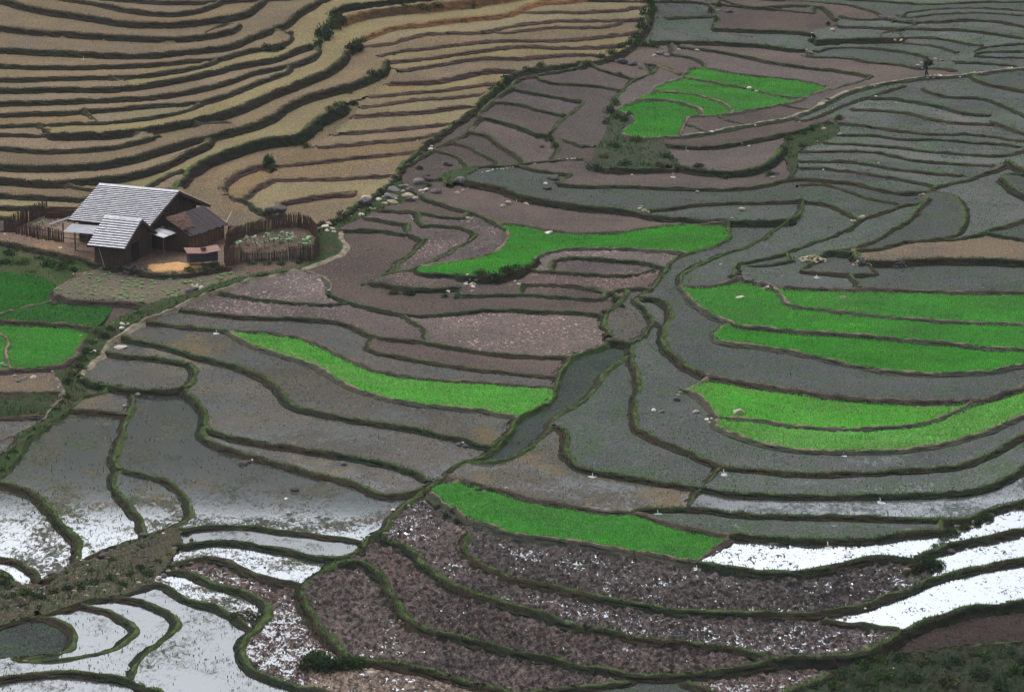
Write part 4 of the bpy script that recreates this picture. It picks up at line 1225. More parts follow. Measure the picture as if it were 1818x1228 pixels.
# weeds on the wild ground and on the flooded fields
msk = np.isin(LAB, [l for l in ftype if ftype[l] in ('wi', 'wb', 'wk')]) & vis
p, j, i = scatter(msk, 26, 60000)
kp = RNG.random(len(p)) < np.clip((vnoise(p[:, 0], p[:, 1], 1.5, 20) - .22) * 2.4, 0.05, 1); p = p[kp]
c = np.array((0.050, 0.090, 0.030)) * (0.5 + 1.0 * RNG.random((len(p), 1))) * (1 + .3 * (RNG.random((len(p), 3)) - .5))
hh = 0.12 + 0.26 * RNG.random(len(p)) ** 2
v, f, cc = blades(p, hh, hh * 0.35, 0.9, c)
tag(np_mesh('wild_grass', v, f, MAT_GRASS, dict(col=cc), smooth=False), kind='stuff')
msk = np.isin(LAB, [l for l in ftype if ftype[l] in ('wd', 'wl', 'gw', 'gb', 'gl', 'dw', 'wa')]) & vis
p, j, i = scatter(msk, 11, 90000)
kp = RNG.random(len(p)) < np.clip((vnoise(p[:, 0], p[:, 1], 1.1, 22) * .6 + vnoise(p[:, 0], p[:, 1], 4, 23) * .4 - .36) * 3.2, 0.02, 1); p = p[kp]
c = np.array((0.046, 0.072, 0.032)) * (0.6 + 0.9 * RNG.random((len(p), 1))) * (1 + .3 * (RNG.random((len(p), 3)) - .5))
hh = 0.04 + 0.07 * RNG.random(len(p))
v, f, cc = blades(p, hh, hh * 0.6, 1.2, c)
tag(np_mesh('water_weed', v, f, MAT_GRASS, dict(col=cc), smooth=False), kind='stuff')

# ---------------------------------------------------------------- the ground that carries on beyond the terraces
hx = np.linspace(-520, 520, 131); hy = np.r_[np.linspace(-60, 100, 17), np.linspace(104, 370, 134), np.linspace(378, 900, 66)]
HX, HY = np.meshgrid(hx, hy)
HZ = B(HX, HY) - 0.9
uu, vv = project(HX, np.maximum(HY, 60), HZ)
out_ = np.clip(np.maximum(np.abs(uu - 909) - 1020, np.maximum(vv - 1300, -100 - vv)) / 60, 0, 1)
HZ = HZ + out_ * 0.6 + (vnoise(HX, HY, 14, 2) - .5) * 1.2 * out_
HZ = np.where(HY < 100, np.minimum(HZ, B(HX, 100 + 0 * HY) - 1 - (100 - HY) * 0.12), HZ)
# the slope the photograph was taken from, behind the camera
m = HX.shape
idx = np.arange(HX.size).reshape(m)
F = np.stack([idx[:-1, :-1], idx[:-1, 1:], idx[1:, 1:], idx[1:, :-1]], -1).reshape(-1, 4)
MAT_HILL = simple_mat('hillside_scrub', (0.040, 0.055, 0.028), (0.028, 0.036, 0.022), 0.3, 0.95, 0.05, 0.3)
tag(np_mesh('hillside', np.c_[HX.ravel(), HY.ravel(), HZ.ravel()], F, MAT_HILL), kind='structure')
# ================================================================ farmstead
def add_box(bm, lo, hi, M4=None):
    (x0, y0, z0), (x1, y1, z1) = lo, hi
    vs = [bm.verts.new(Vector(c)) for c in ((x0,y0,z0),(x1,y0,z0),(x1,y1,z0),(x0,y1,z0),(x0,y0,z1),(x1,y0,z1),(x1,y1,z1),(x0,y1,z1))]
    fs = [bm.faces.new([vs[i] for i in f]) for f in ((3,2,1,0),(4,5,6,7),(0,1,5,4),(1,2,6,5),(2,3,7,6),(3,0,4,7))]
    if M4 is not None: bmesh.ops.transform(bm, matrix=M4, verts=vs)
    return vs, fs

def add_bar(bm, a, b, r=0.04, seg=6, r2=None):
    a, b = Vector(a), Vector(b); d = b - a
    rot = d.to_track_quat('Z', 'Y').to_matrix().to_4x4()
    res = bmesh.ops.create_cone(bm, cap_ends=True, segments=seg, radius1=r, radius2=r if r2 is None else r2, depth=d.length,
                                matrix=Matrix.Translation((a + b) / 2) @ rot)
    return res['verts']

def add_slab(bm, q, th):
    """quad q (4 points, counter-clockwise from above) with thickness th downwards"""
    q = [Vector(p) for p in q]
    n = (q[1] - q[0]).cross(q[3] - q[0]).normalized()
    top = [bm.verts.new(p) for p in q]; bot = [bm.verts.new(p - n * th) for p in q]
    fs = [bm.faces.new(top), bm.faces.new(bot[::-1])]
    for i in range(4):
        j = (i + 1) % 4
        fs.append(bm.faces.new([top[i], bot[i], bot[j], top[j]]))
    return fs

def wood_mat(name, c1, c2, sx=14, sz=1.2):
    return simple_mat(name, c1, c2, 1.6, 0.9, 0.1, 0.5, (sx, sx, sz), 0.02)
W_DARK = wood_mat('weathered_dark_boards', (0.075, 0.055, 0.046), (0.038, 0.029, 0.026))
W_BROWN = wood_mat('brown_wattle', (0.150, 0.082, 0.054), (0.072, 0.044, 0.034), 18)
W_POST = wood_mat('grey_post', (0.13, 0.11, 0.10), (0.08, 0.068, 0.06))
W_FENCE = wood_mat('old_bamboo', (0.105, 0.068, 0.052), (0.052, 0.036, 0.031), 20)
W_FENCER = wood_mat('red_brown_bamboo', (0.128, 0.080, 0.056), (0.066, 0.043, 0.034), 20)
W_POLE = wood_mat('pale_bamboo', (0.42, 0.38, 0.30), (0.28, 0.25, 0.20))
TILE = simple_mat('pale_grey_tile', (0.72, 0.72, 0.77), (0.50, 0.50, 0.55), 2.5, 0.55, 0.35, 0.15, (1, 1, 1), 0.01)
TILE_BUTT = simple_mat('shadowed_tile_butt', (0.10, 0.095, 0.10), (0.055, 0.052, 0.055), 6, 0.9, 0.1, 0.2)  # dark colour paints in the shadow line under each tile edge
TIN = simple_mat('corrugated_sheet', (0.42, 0.43, 0.47), (0.30, 0.30, 0.34), 1.6, 0.5, 0.4, 0.1, (1, 1, 1), 0.01)
SHING = wood_mat('dark_wooden_shingle', (0.088, 0.074, 0.078), (0.042, 0.036, 0.040), 6, 6)
THATCH = simple_mat('brown_thatch', (0.175, 0.105, 0.078), (0.085, 0.056, 0.046), 5, 0.95, 0.05, 0.8, (1, 1, 1), 0.06)
RED_TIN = simple_mat('red_tin', (0.25, 0.112, 0.095), (0.16, 0.080, 0.070), 4, 0.7, 0.2, 0.2)

TH = math.radians(24)
S_ = FPX / 215.0
def house_frame(px, py):
    g = on_ground(px, py)
    return g
O1 = house_frame(320, 423)
Rz = -TH
house = empty('farmhouse', O1, Rz)
tag(house, 'wooden farmhouse with a long pale grey tiled roof and dark shingled side roof', 'farmhouse')
MI = Matrix.LocRotScale(O1, Matrix.Rotation(Rz, 3, 'Z').to_quaternion(), None).inverted()
def loc(px, py, h):
    return MI @ at_z(px, py, O1.z + h)

def tile_course(parent, x0, x1, p0, p1, lift, n):
    """one course of tiles between up-slope line p0=(y,z) and down-slope line p1"""
    bm = bmesh.new()
    w = (x1 - x0) / n
    ln = math.hypot(p1[0] - p0[0], p1[1] - p0[1]); nx = Vector((0, -(p1[1] - p0[1]) / ln, (p1[0] - p0[0]) / ln))
    if nx.z < 0: nx = -nx
    for i in range(n):
        a = x0 + i * w; b = a + w * 0.97
        dz = random.uniform(-.006, .012); dl = random.uniform(-.012, .012)
        up0 = Vector((a, p0[0], p0[1])); up1 = Vector((b, p0[0], p0[1]))
        dn0 = Vector((a, p1[0] + dl, p1[1])) + nx * (lift + dz); dn1 = Vector((b, p1[0] + dl, p1[1])) + nx * (lift + dz)
        q = [bm.verts.new(v) for v in (up0, dn0, dn1, up1)]
        f = bm.faces.new(q)
        e0 = bm.verts.new(dn0 - nx * (lift + .06)); e1 = bm.verts.new(dn1 - nx * (lift + .06))
        g = bm.faces.new((q[1], e0, e1, q[2])); g.material_index = 1
    bmesh.ops.recalc_face_normals(bm, faces=bm.faces)
    o = bm_obj('tile_course', bm, TILE, parent); o.data.materials.append(TILE_BUTT)
    return o

def tiled_roof(parent, x0, x1, run, ridge, eave, rows, cols, back=True):
    for sgn in ((-1, 1) if back else (-1,)):
        bm = bmesh.new()
        q = [(x0, 0, ridge - .05), (x0, sgn * run, eave - .05), (x1, sgn * run, eave - .05), (x1, 0, ridge - .05)]
        add_slab(bm, q if sgn < 0 else q[::-1], 0.06)
        rf = bm_obj('roof', bm, W_DARK, parent)
        for r in range(rows):
            t0, t1 = r / rows, (r + 1) / rows
            tile_course(rf, x0, x1, (sgn * run * t0, ridge + (eave - ridge) * t0), (sgn * run * t1, ridge + (eave - ridge) * t1), 0.085, cols)
    bm = bmesh.new()
    n = max(6, int((x1 - x0) / .32))
    for i in range(n):
        a = x0 + (x1 - x0) * i / n; b = x0 + (x1 - x0) * (i + 1.05) / n
        add_slab(bm, [(a, -.13, ridge - .0), (b, -.13, ridge - .0), (b, .0, ridge + .10), (a, .0, ridge + .10)], .02)
        add_slab(bm, [(a, 0, ridge + .10), (b, 0, ridge + .10), (b, .13, ridge), (a, .13, ridge)], .02)
    bm_obj('ridge_cap', bm, TILE, parent)
    for x in (x0 - .05, x1 + .02):
        for sgn in (-1, 1):
            bm = bmesh.new()
            a, b = Vector((x, 0, ridge + .03)), Vector((x, sgn * (run + .05), eave + .02))
            q = [a, b, b + Vector((.06, 0, 0)), a + Vector((.06, 0, 0))]
            add_slab(bm, q if sgn < 0 else q[::-1], .20)
            bm_obj('barge_board', bm, W_DARK, parent)

RUN, EAVE, RIDGE, LEN = 4.46, 1.65, 3.53, 6.84
tiled_roof(house, -LEN, 0.0, RUN, RIDGE, EAVE, 21, 30)
def plank_walls(parent, x0, x1, y0, y1, eave, ridge, base, mat, run, w=0.26):
    """board walls with the gables filled up to the roof; each wall one part"""
    def topz(y): return ridge - (ridge - eave) * abs(y) / run - .14
    for side in ('front', 'back', 'left', 'right'):
        bm = bmesh.new()
        if side in ('front', 'back'):
            y = y0 if side == 'front' else y1; a, b = x0, x1
        else:
            x = x0 if side == 'left' else x1; a, b = y0, y1
        n = int((b - a) / w); dw = (b - a) / n
        for i in range(n):
            p, q = a + i * dw, a + (i + 1) * dw - .012
            off = random.uniform(0, .03)
            if side in ('front', 'back'):
                add_box(bm, (p, y - off, base), (q, y + .05, topz(y)))
            else:
                vs, _ = add_box(bm, (x - .05, p, base), (x + off, q, topz(p)))
                for v in vs:
                    if v.co.z > base + .1: v.co.z = topz(v.co.y)
        bm_obj('wall', bm, mat, parent)
plank_walls(house, -LEN + .5, -.75, -3.75, 3.75, EAVE, RIDGE, -1.0, W_DARK, RUN)
# lean-to over the gable end
BL, BR = loc(338, 419, 1.10), loc(404, 397, 1.10)
TL, TR = loc(296, 388, 2.25), loc(362, 366, 2.25)
bm = bmesh.new(); add_slab(bm, [TL - Vector((0,0,.05)), BL - Vector((0,0,.05)), BR - Vector((0,0,.05)), TR - Vector((0,0,.05))], .05)
lr = bm_obj('side_roof', bm, SHING, house)
nb = 16
for tier in range(2):
    for i in range(nb):
        s0, s1 = i / nb, (i + 0.93) / nb
        if tier == 0 and s0 < 0.30: continue
        if tier == 1 and s0 < 0.02: continue
        t0, t1 = (0.0, 0.56) if tier == 0 else (0.50, 1.04)
        def P(s, t): return TL.lerp(TR, s).lerp(BL.lerp(BR, s), t)
        h = Vector((0, 0, (.05 if tier == 0 else .03) + random.uniform(0, .03)))
        j = random.uniform(-.03, .03)
        bm = bmesh.new()
        add_slab(bm, [P(s0, t0) + h, P(s0, t1 + j) + h * .6, P(s1, t1 + j) + h * .6, P(s1, t0) + h], .035)
        bm_obj('shingle_board', bm, SHING, lr)
bm = bmesh.new()
N = 14
gr = [[None] * (N + 1) for _ in range(N + 1)]
for a in range(N + 1):
    for b in range(N + 1):
        s, t = -0.02 + .52 * a / N * (1 - .35 * b / N), -.02 + .72 * b / N
        p = TL.lerp(TR, s).lerp(BL.lerp(BR, s), t)
        e = math.sin(math.pi * a / N) * math.sin(math.pi * min(1, b / N))
        gr[a][b] = bm.verts.new(p + Vector((random.uniform(-.03, .03), random.uniform(-.03, .03), .03 + .14 * e + random.uniform(0, .06))))
for a in range(N):
    for b in range(N): bm.faces.new((gr[a][b], gr[a][b + 1], gr[a + 1][b + 1], gr[a + 1][b]))
bmesh.ops.recalc_face_normals(bm, faces=bm.faces)
bm_obj('thatch_patch', bm, THATCH, lr)
bm = bmesh.new()
a0, b0 = BL + Vector((-.25, .15, 0)), BR + Vector((-.2, -.15, 0))
n = 22
for i in range(n):
    p, q = a0.lerp(b0, i / n), a0.lerp(b0, (i + .9) / n)
    k = random.uniform(-.02, .03)
    add_slab(bm, [Vector((p.x + k, p.y, -1.0)), Vector((q.x + k, q.y, -1.0)), Vector((q.x + k, q.y, p.z - .02)), Vector((p.x + k, p.y, p.z - .02))], .05)
bm_obj('side_wall', bm, W_BROWN, house)
bm = bmesh.new()
add_box(bm, (-.75, a0.y - .05, -1), (a0.x, a0.y + .02, 1.5))
bm_obj('side_wall', bm, W_DARK, house)
bm = bmesh.new(); add_bar(bm, loc(388, 386.5, 1.36), loc(403, 395.5, 1.17), .07)
bm_obj('light_ridge_pole', bm, W_POLE, house)
# tin sheet over the door
bm = bmesh.new()
q = [loc(264, 413.5, 1.3), loc(290, 422, 1.18), loc(313, 413.5, 1.25), loc(288, 402, 1.5)]
add_slab(bm, q, .02)
A, Bq = q[3].lerp(q[0], .5), q[2].lerp(q[1], .5)
add_bar(bm, A + Vector((0, 0, .02)), Bq + Vector((0, 0, .02)), .02)
bm_obj('door_awning', bm, TIN, house)
for p in (loc(290, 421, 1.15), loc(311, 413, 1.2)):
    bm = bmesh.new(); add_bar(bm, (p.x, p.y, -.6), p, .045); bm_obj('awning_post', bm, W_POST, house)
# porch with a corrugated roof on posts
up0, up1, dn1, dn0 = loc(127, 397, 1.62), loc(178, 401, 1.62), loc(171, 416, 1.38), loc(111, 411, 1.38)
pr_bm = bmesh.new()
n = 44; prev = None
for i in range(n + 1):
    s = i / n; z = .02 * (1 if i % 2 else -1)
    a = pr_bm.verts.new(up0.lerp(up1, s) + Vector((0, 0, z))); b = pr_bm.verts.new(dn0.lerp(dn1, s) + Vector((0, 0, z)))
    if prev: pr_bm.faces.new((prev[0], prev[1], b, a))
    prev = (a, b)
porch = bm_obj('porch_roof', pr_bm, TIN, house)
for px, py in ((113, 433), (134, 445), (156, 438)):
    g = MI @ on_ground(px, py)
    bm = bmesh.new(); add_bar(bm, (g.x, g.y, g.z - .4), (g.x, g.y, 1.40), .055)
    bm_obj('porch_post', bm, W_POST, house)
bm = bmesh.new()
for z in (.45, .8): add_bar(bm, MI @ on_ground(115, 433) + Vector((0, 0, z)), MI @ on_ground(154, 440) + Vector((0, .6, z)), .03)
bm_obj('porch_rail', bm, W_POST, house)
bm = bmesh.new()
g = [MI @ on_ground(*p) for p in ((136, 446), (178, 451), (184, 440), (145, 434))]
add_slab(bm, [v + Vector((0, 0, .10)) for v in g], .4)
bm_obj('porch_floor', bm, simple_mat('packed_clay', (0.19, 0.125, 0.115), (0.14, 0.095, 0.088), 3, .9, .1), house)
bm = bmesh.new(); add_bar(bm, loc(87, 399, 1.5), loc(130, 384, 1.75), .09, 4)
bm_obj('bamboo_gutter', bm, simple_mat('split_bamboo', (0.55, 0.55, 0.56), (0.4, 0.4, 0.4), 3), house)

# small shed in front
O2 = on_ground(254, 462)
shed = empty('wooden_shed', O2, Rz)
tag(shed, 'small dark board shed with a pale tiled roof, standing in front of the farmhouse', 'shed')
tiled_roof(shed, -3.1, 0.0, 2.45, 2.95, 1.31, 12, 14)
plank_walls(shed, -2.75, -.42, -2.0, 2.0, 1.31, 2.95, -.7, W_DARK, 2.45)
bm = bmesh.new(); add_bar(bm, (-2.4, -2.06, 1.1), (-1.6, -2.6, -.25), .022)
bm_obj('leaning_stick', bm, W_POLE, shed)
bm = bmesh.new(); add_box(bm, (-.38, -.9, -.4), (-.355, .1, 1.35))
bm_obj('doorway', bm, simple_mat('unlit_doorway', (0.012, 0.011, 0.011), (0.008, 0.008, 0.008), 3), shed)  # near-black panel: the opening's shade is put into its colour

# animal pen with a red tin roof
g = on_ground(360, 470)
pen = empty('animal_pen', g, math.radians(19))
tag(pen, 'low dark wooden animal pen with a sagging red tin roof, beside the brown fence', 'animal pen')
bm = bmesh.new()
for i in range(11): add_box(bm, (-1.05 + i * .19, -.45, .32), (-1.05 + i * .19 + .175, -.40 + random.uniform(-.02, .02), 1.02))
for i in range(5): add_box(bm, (.98, -.40 + i * .18, .32), (1.04, -.40 + i * .18 + .165, 1.0))
add_box(bm, (-1.04, -.39, .30), (.97, .45, .38)); add_box(bm, (-1.05, .42, .32), (1.04, .47, 1.1)); add_box(bm, (-1.05, -.4, .32), (-1.0, .45, 1.0))
bm_obj('pen_wall', bm, simple_mat('pen_board', (0.058, 0.058, 0.066), (0.030, 0.030, 0.036), 4, .9, .1, .4, (1, 1, 8)), pen)
for x0, x1, z0, z1 in ((-1.25, .05, 1.12, 1.02), (.0, 1.22, 1.03, 1.16)):
    bm = bmesh.new(); add_slab(bm, [(x0, -.62, z0 - .06), (x1, -.62, z1 - .06), (x1, .55, z1 + .12), (x0, .55, z0 + .12)], .035)
    bm_obj('tin_sheet', bm, RED_TIN, pen)
for x in (-.98, 0, .95):
    for y in (-.38, .4):
        bm = bmesh.new(); add_bar(bm, (x, y, -.3), (x, y, .34), .045); bm_obj('leg', bm, W_POST, pen)
bm = bmesh.new(); add_box(bm, (-.1, -.1, 1.15), (.28, .22, 1.25)); bm_obj('roof_weight', bm, W_DARK, pen)

# heap of drying grain in the yard
g = on_ground(308, 475)
bm = bmesh.new(); rings = []
for r in range(9):
    rr = r / 8; row = []
    for a in range(40):
        an = a / 40 * 6.2832
        k = 1 + .18 * math.sin(an * 2 + 1) + .10 * math.sin(an * 5) + .06 * math.sin(an * 9 + 2) + random.uniform(-.07, .07)
        x, y = math.cos(an) * 1.85 * rr * k, math.sin(an) * 1.4 * rr * k
        z = float(height_at(g.x + x, g.y + y)) - g.z + .03 + .13 * (1 - rr * rr) + random.uniform(0, .03) - (.12 if r == 8 else 0)
        row.append(bm.verts.new((x, y, z)))
    rings.append(row)
for r in range(8):
    for a in range(40):
        b = (a + 1) % 40
        if r == 0: bm.faces.new((rings[0][a], rings[1][a], rings[1][b]))
        else: bm.faces.new((rings[r][a], rings[r + 1][a], rings[r + 1][b], rings[r][b]))
bmesh.ops.recalc_face_normals(bm, faces=bm.faces)
o = bm_obj('grain_heap', bm, simple_mat('orange_grain', (0.58, 0.33, 0.13), (0.40, 0.21, 0.085), 6, .8, .2, .6), None, True); o.location = g
tag(o, 'spread of orange grain drying in the yard between the shed and the pen', 'grain heap')

# ---------------------------------------------------------------- fences
def fence(name, label, pts, hts, mat, gap=0.055, lean=0.05, top_noise=0.12, rails=True, post_every=1.1, cat='fence'):
    """woven stick fence along ground points of the photograph"""
    G = [on_ground(*p) for p in pts]
    root = empty(name, G[0]); tag(root, label, cat)
    S = [0.0]
    for a, b in zip(G, G[1:]): S.append(S[-1] + (b - a).length)
    def at(s):
        for i in range(len(S) - 1):
            if s <= S[i + 1] or i == len(S) - 2:
                t = (s - S[i]) / max(1e-6, S[i + 1] - S[i]); return G[i].lerp(G[i + 1], t), hts[i] + (hts[i + 1] - hts[i]) * t
    bm = bmesh.new(); n = int(S[-1] / gap)
    for i in range(n):
        p, h = at(i * gap + random.uniform(-.02, .02)); p = p - G[0]
        h *= 1 + random.uniform(-top_noise, top_noise)
        l = Vector((random.uniform(-lean, lean), random.uniform(-lean, lean), 0))
        add_bar(bm, p - Vector((0, 0, .25)), p + Vector((0, 0, h)) + l, random.uniform(.026, .045), 4, .018)
    o = bm_obj('palings', bm, mat, root); o['kind'] = 'stuff'
    for i in range(int(S[-1] / post_every) + 1):
        p, h = at(min(i * post_every, S[-1])); p = p - G[0]
        bm = bmesh.new(); add_bar(bm, p - Vector((0, 0, .3)), p + Vector((0, .03, h * 1.08)), .05, 6, .04)
        bm_obj('post', bm, mat, root)
    if rails:
        for f in (.3, .78):
            bm = bmesh.new(); m = max(2, int(S[-1] / .8)); prev = None
            for i in range(m + 1):
                p, h = at(S[-1] * i / m); p = p - G[0] + Vector((0, -.03, h * f))
                if prev is not None: add_bar(bm, prev, p, .025, 4)
                prev = p
            bm_obj('rail', bm, mat, root)
    return root
fence('bamboo_fence', 'dark stick fence along the front of the small garden left of the farmhouse', [(8, 412), (40, 420), (85, 429), (113, 434)], [1.0, 1.0, 1.05, 1.0], W_FENCE)
fence('bamboo_fence', 'dark slanting stick fence closing the back left side of the small garden', [(9, 411), (34, 402), (60, 391), (85, 381)], [1.0, 1.1, 1.15, 1.2], W_FENCE)
fence('brush_fence', 'ragged red-brown brush fence round the back of the garden right of the farmhouse', [(401, 452), (404, 434), (425, 423), (455, 414), (482, 409), (500, 405), (530, 404), (550, 410), (561, 424), (563, 446), (557, 460)], [.85, .85, .9, .95, 1.0, 1.1, 1.1, 1.05, 1.05, 1.15, .95], W_FENCER, .034, .08, .15)
fence('wattle_fence', 'upright red-brown wattle panel at the near left corner of the fenced garden', [(399, 471), (415, 470), (433, 466)], [1.35, 1.25, 1.1], W_FENCER, .06, .03, .06)
fence('stick_fence', 'dark shaded stick fence along the near side of the fenced garden', [(433, 466), (470, 465), (505, 463), (530, 462), (556, 461)], [.8, .7, .8, 1.15, 1.05], W_DARK, .05, .05, .12)  # shade of the near side is painted in by the darker wood
# stack of poles behind the little garden
g = on_ground(112, 388)
root = empty('pole_stack', g, math.radians(-8)); tag(root, 'stack of brown poles lying behind the small garden left of the roof', 'pole stack')
for i in range(9):
    bm = bmesh.new(); r = random.uniform(.045, .07)
    add_bar(bm, (-1.25 + random.uniform(-.2, .2), random.uniform(-.06, .06), .06 + i * .10), (1.35 + random.uniform(-.2, .2), random.uniform(-.06, .06), .07 + i * .10 + random.uniform(-.03, .03)), r, 6, r * .8)
    bm_obj('pole', bm, W_FENCER if i % 3 else W_FENCE, root)
# poles lying about
def pole(label, a, b, za, zb, r=.045, mat=None):
    A, Bp = on_ground(*a) + Vector((0, 0, za)), on_ground(*b) + Vector((0, 0, zb))
    bm = bmesh.new(); add_bar(bm, Vector((0, 0, 0)), Bp - A, r, 7, r * .8)
    o = bm_obj('bamboo_pole', bm, mat or W_POLE, None, True); o.location = A; tag(o, label, 'pole')
pole('pale bamboo pole bridging the ditch beside the right end of the brush fence', (562, 411), (579, 407), .25, .2, .06)
pole('pale thin pole leaning across the corner of the dark shingled side roof', (395, 425), (412, 405), .7, 1.3, .03)

# ================================================================ plants
LEAF = leaf_mat('leaf', trans=0.35)
def leaf_quads(n, centre, radii, size, base_col, up=0.3, seed=0, jit=0.5):
    r = np.random.default_rng(seed)
    d = r.normal(size=(n, 3)); d /= np.linalg.norm(d, axis=1)[:, None]
    p = d * (r.random((n, 1)) ** 0.45) * np.array(radii)
    p[:, 2] = np.abs(p[:, 2]) * 0.95
    lump = vnoise(p[:, 0] * 2 + seed, p[:, 1] * 2 + p[:, 2] * 1.5, radii[0] * .7, seed % 13)
    k = lump > .30; p, d, lump = p[k], d[k], lump[k]; n = len(p)
    p = p + np.array(centre)
    a = r.normal(size=(n, 3)); a[:, 2] += up; a /= np.linalg.norm(a, axis=1)[:, None]
    b = np.cross(a, r.normal(size=(n, 3))); b /= np.linalg.norm(b, axis=1)[:, None]
    s = size * (0.6 + .8 * r.random((n, 1)))
    V = np.stack([p - b * s * .28, p + a * s * .55 - b * s * .05 + b * s * .0, p + b * s * .28, p + a * s], 1)
    V = np.stack([p, p + a * s * .5 + b * s * .3, p + a * s, p + a * s * .5 - b * s * .3], 1).reshape(-1, 3)
    F = np.arange(n * 4).reshape(n, 4)
    C = np.array(base_col) * (0.45 + 1.0 * r.random((n, 1))) * (1 + jit * .5 * (r.random((n, 3)) - .5)) * (.75 + .5 * lump[:, None])
    return V, F, np.repeat(C, 4, 0)

BUSH = []
for k in range(6):
    col = [(0.040, 0.075, 0.026), (0.030, 0.058, 0.026), (0.055, 0.090, 0.030), (0.036, 0.062, 0.030), (0.060, 0.075, 0.032), (0.028, 0.050, 0.026)][k]
    V, F, C = leaf_quads(420, (0, 0, -.1), (0.95, 0.95, 0.85), 0.22, col, .5, 30 + k)
    BUSH.append((V, F, C))
def bush_arrays(px, py, wpx, hpx, k):
    g = on_ground(px, py); s = FPX / (g - Vector((0, 0, CAM_Z))).length
    w = wpx / s / 2; a = random.uniform(0, 6.28); c_, s_ = math.cos(a), math.sin(a)
    V, F, C = BUSH[k % 6]
    V = V * (w, w * random.uniform(.9, 1.3), hpx / s)
    return np.c_[V[:, 0] * c_ - V[:, 1] * s_, V[:, 0] * s_ + V[:, 1] * c_, V[:, 2]], F, C, g
def bush_mass(name, items, k0, label=None, cat=None):
    vs, fs, cs, n = [], [], [], 0; org = None
    for q, a in enumerate(items):
        V, F, C, g = bush_arrays(*a, k0 + q)
        if org is None: org = g
        vs.append(V + np.array(g - org)); fs.append(F + n); cs.append(C); n += len(V)
    o = np_mesh(name, np.vstack(vs), np.vstack(fs), LEAF, dict(col=np.vstack(cs)), False); o.location = org
    if label: tag(o, label, cat)
    else: tag(o, kind='stuff')
    return o

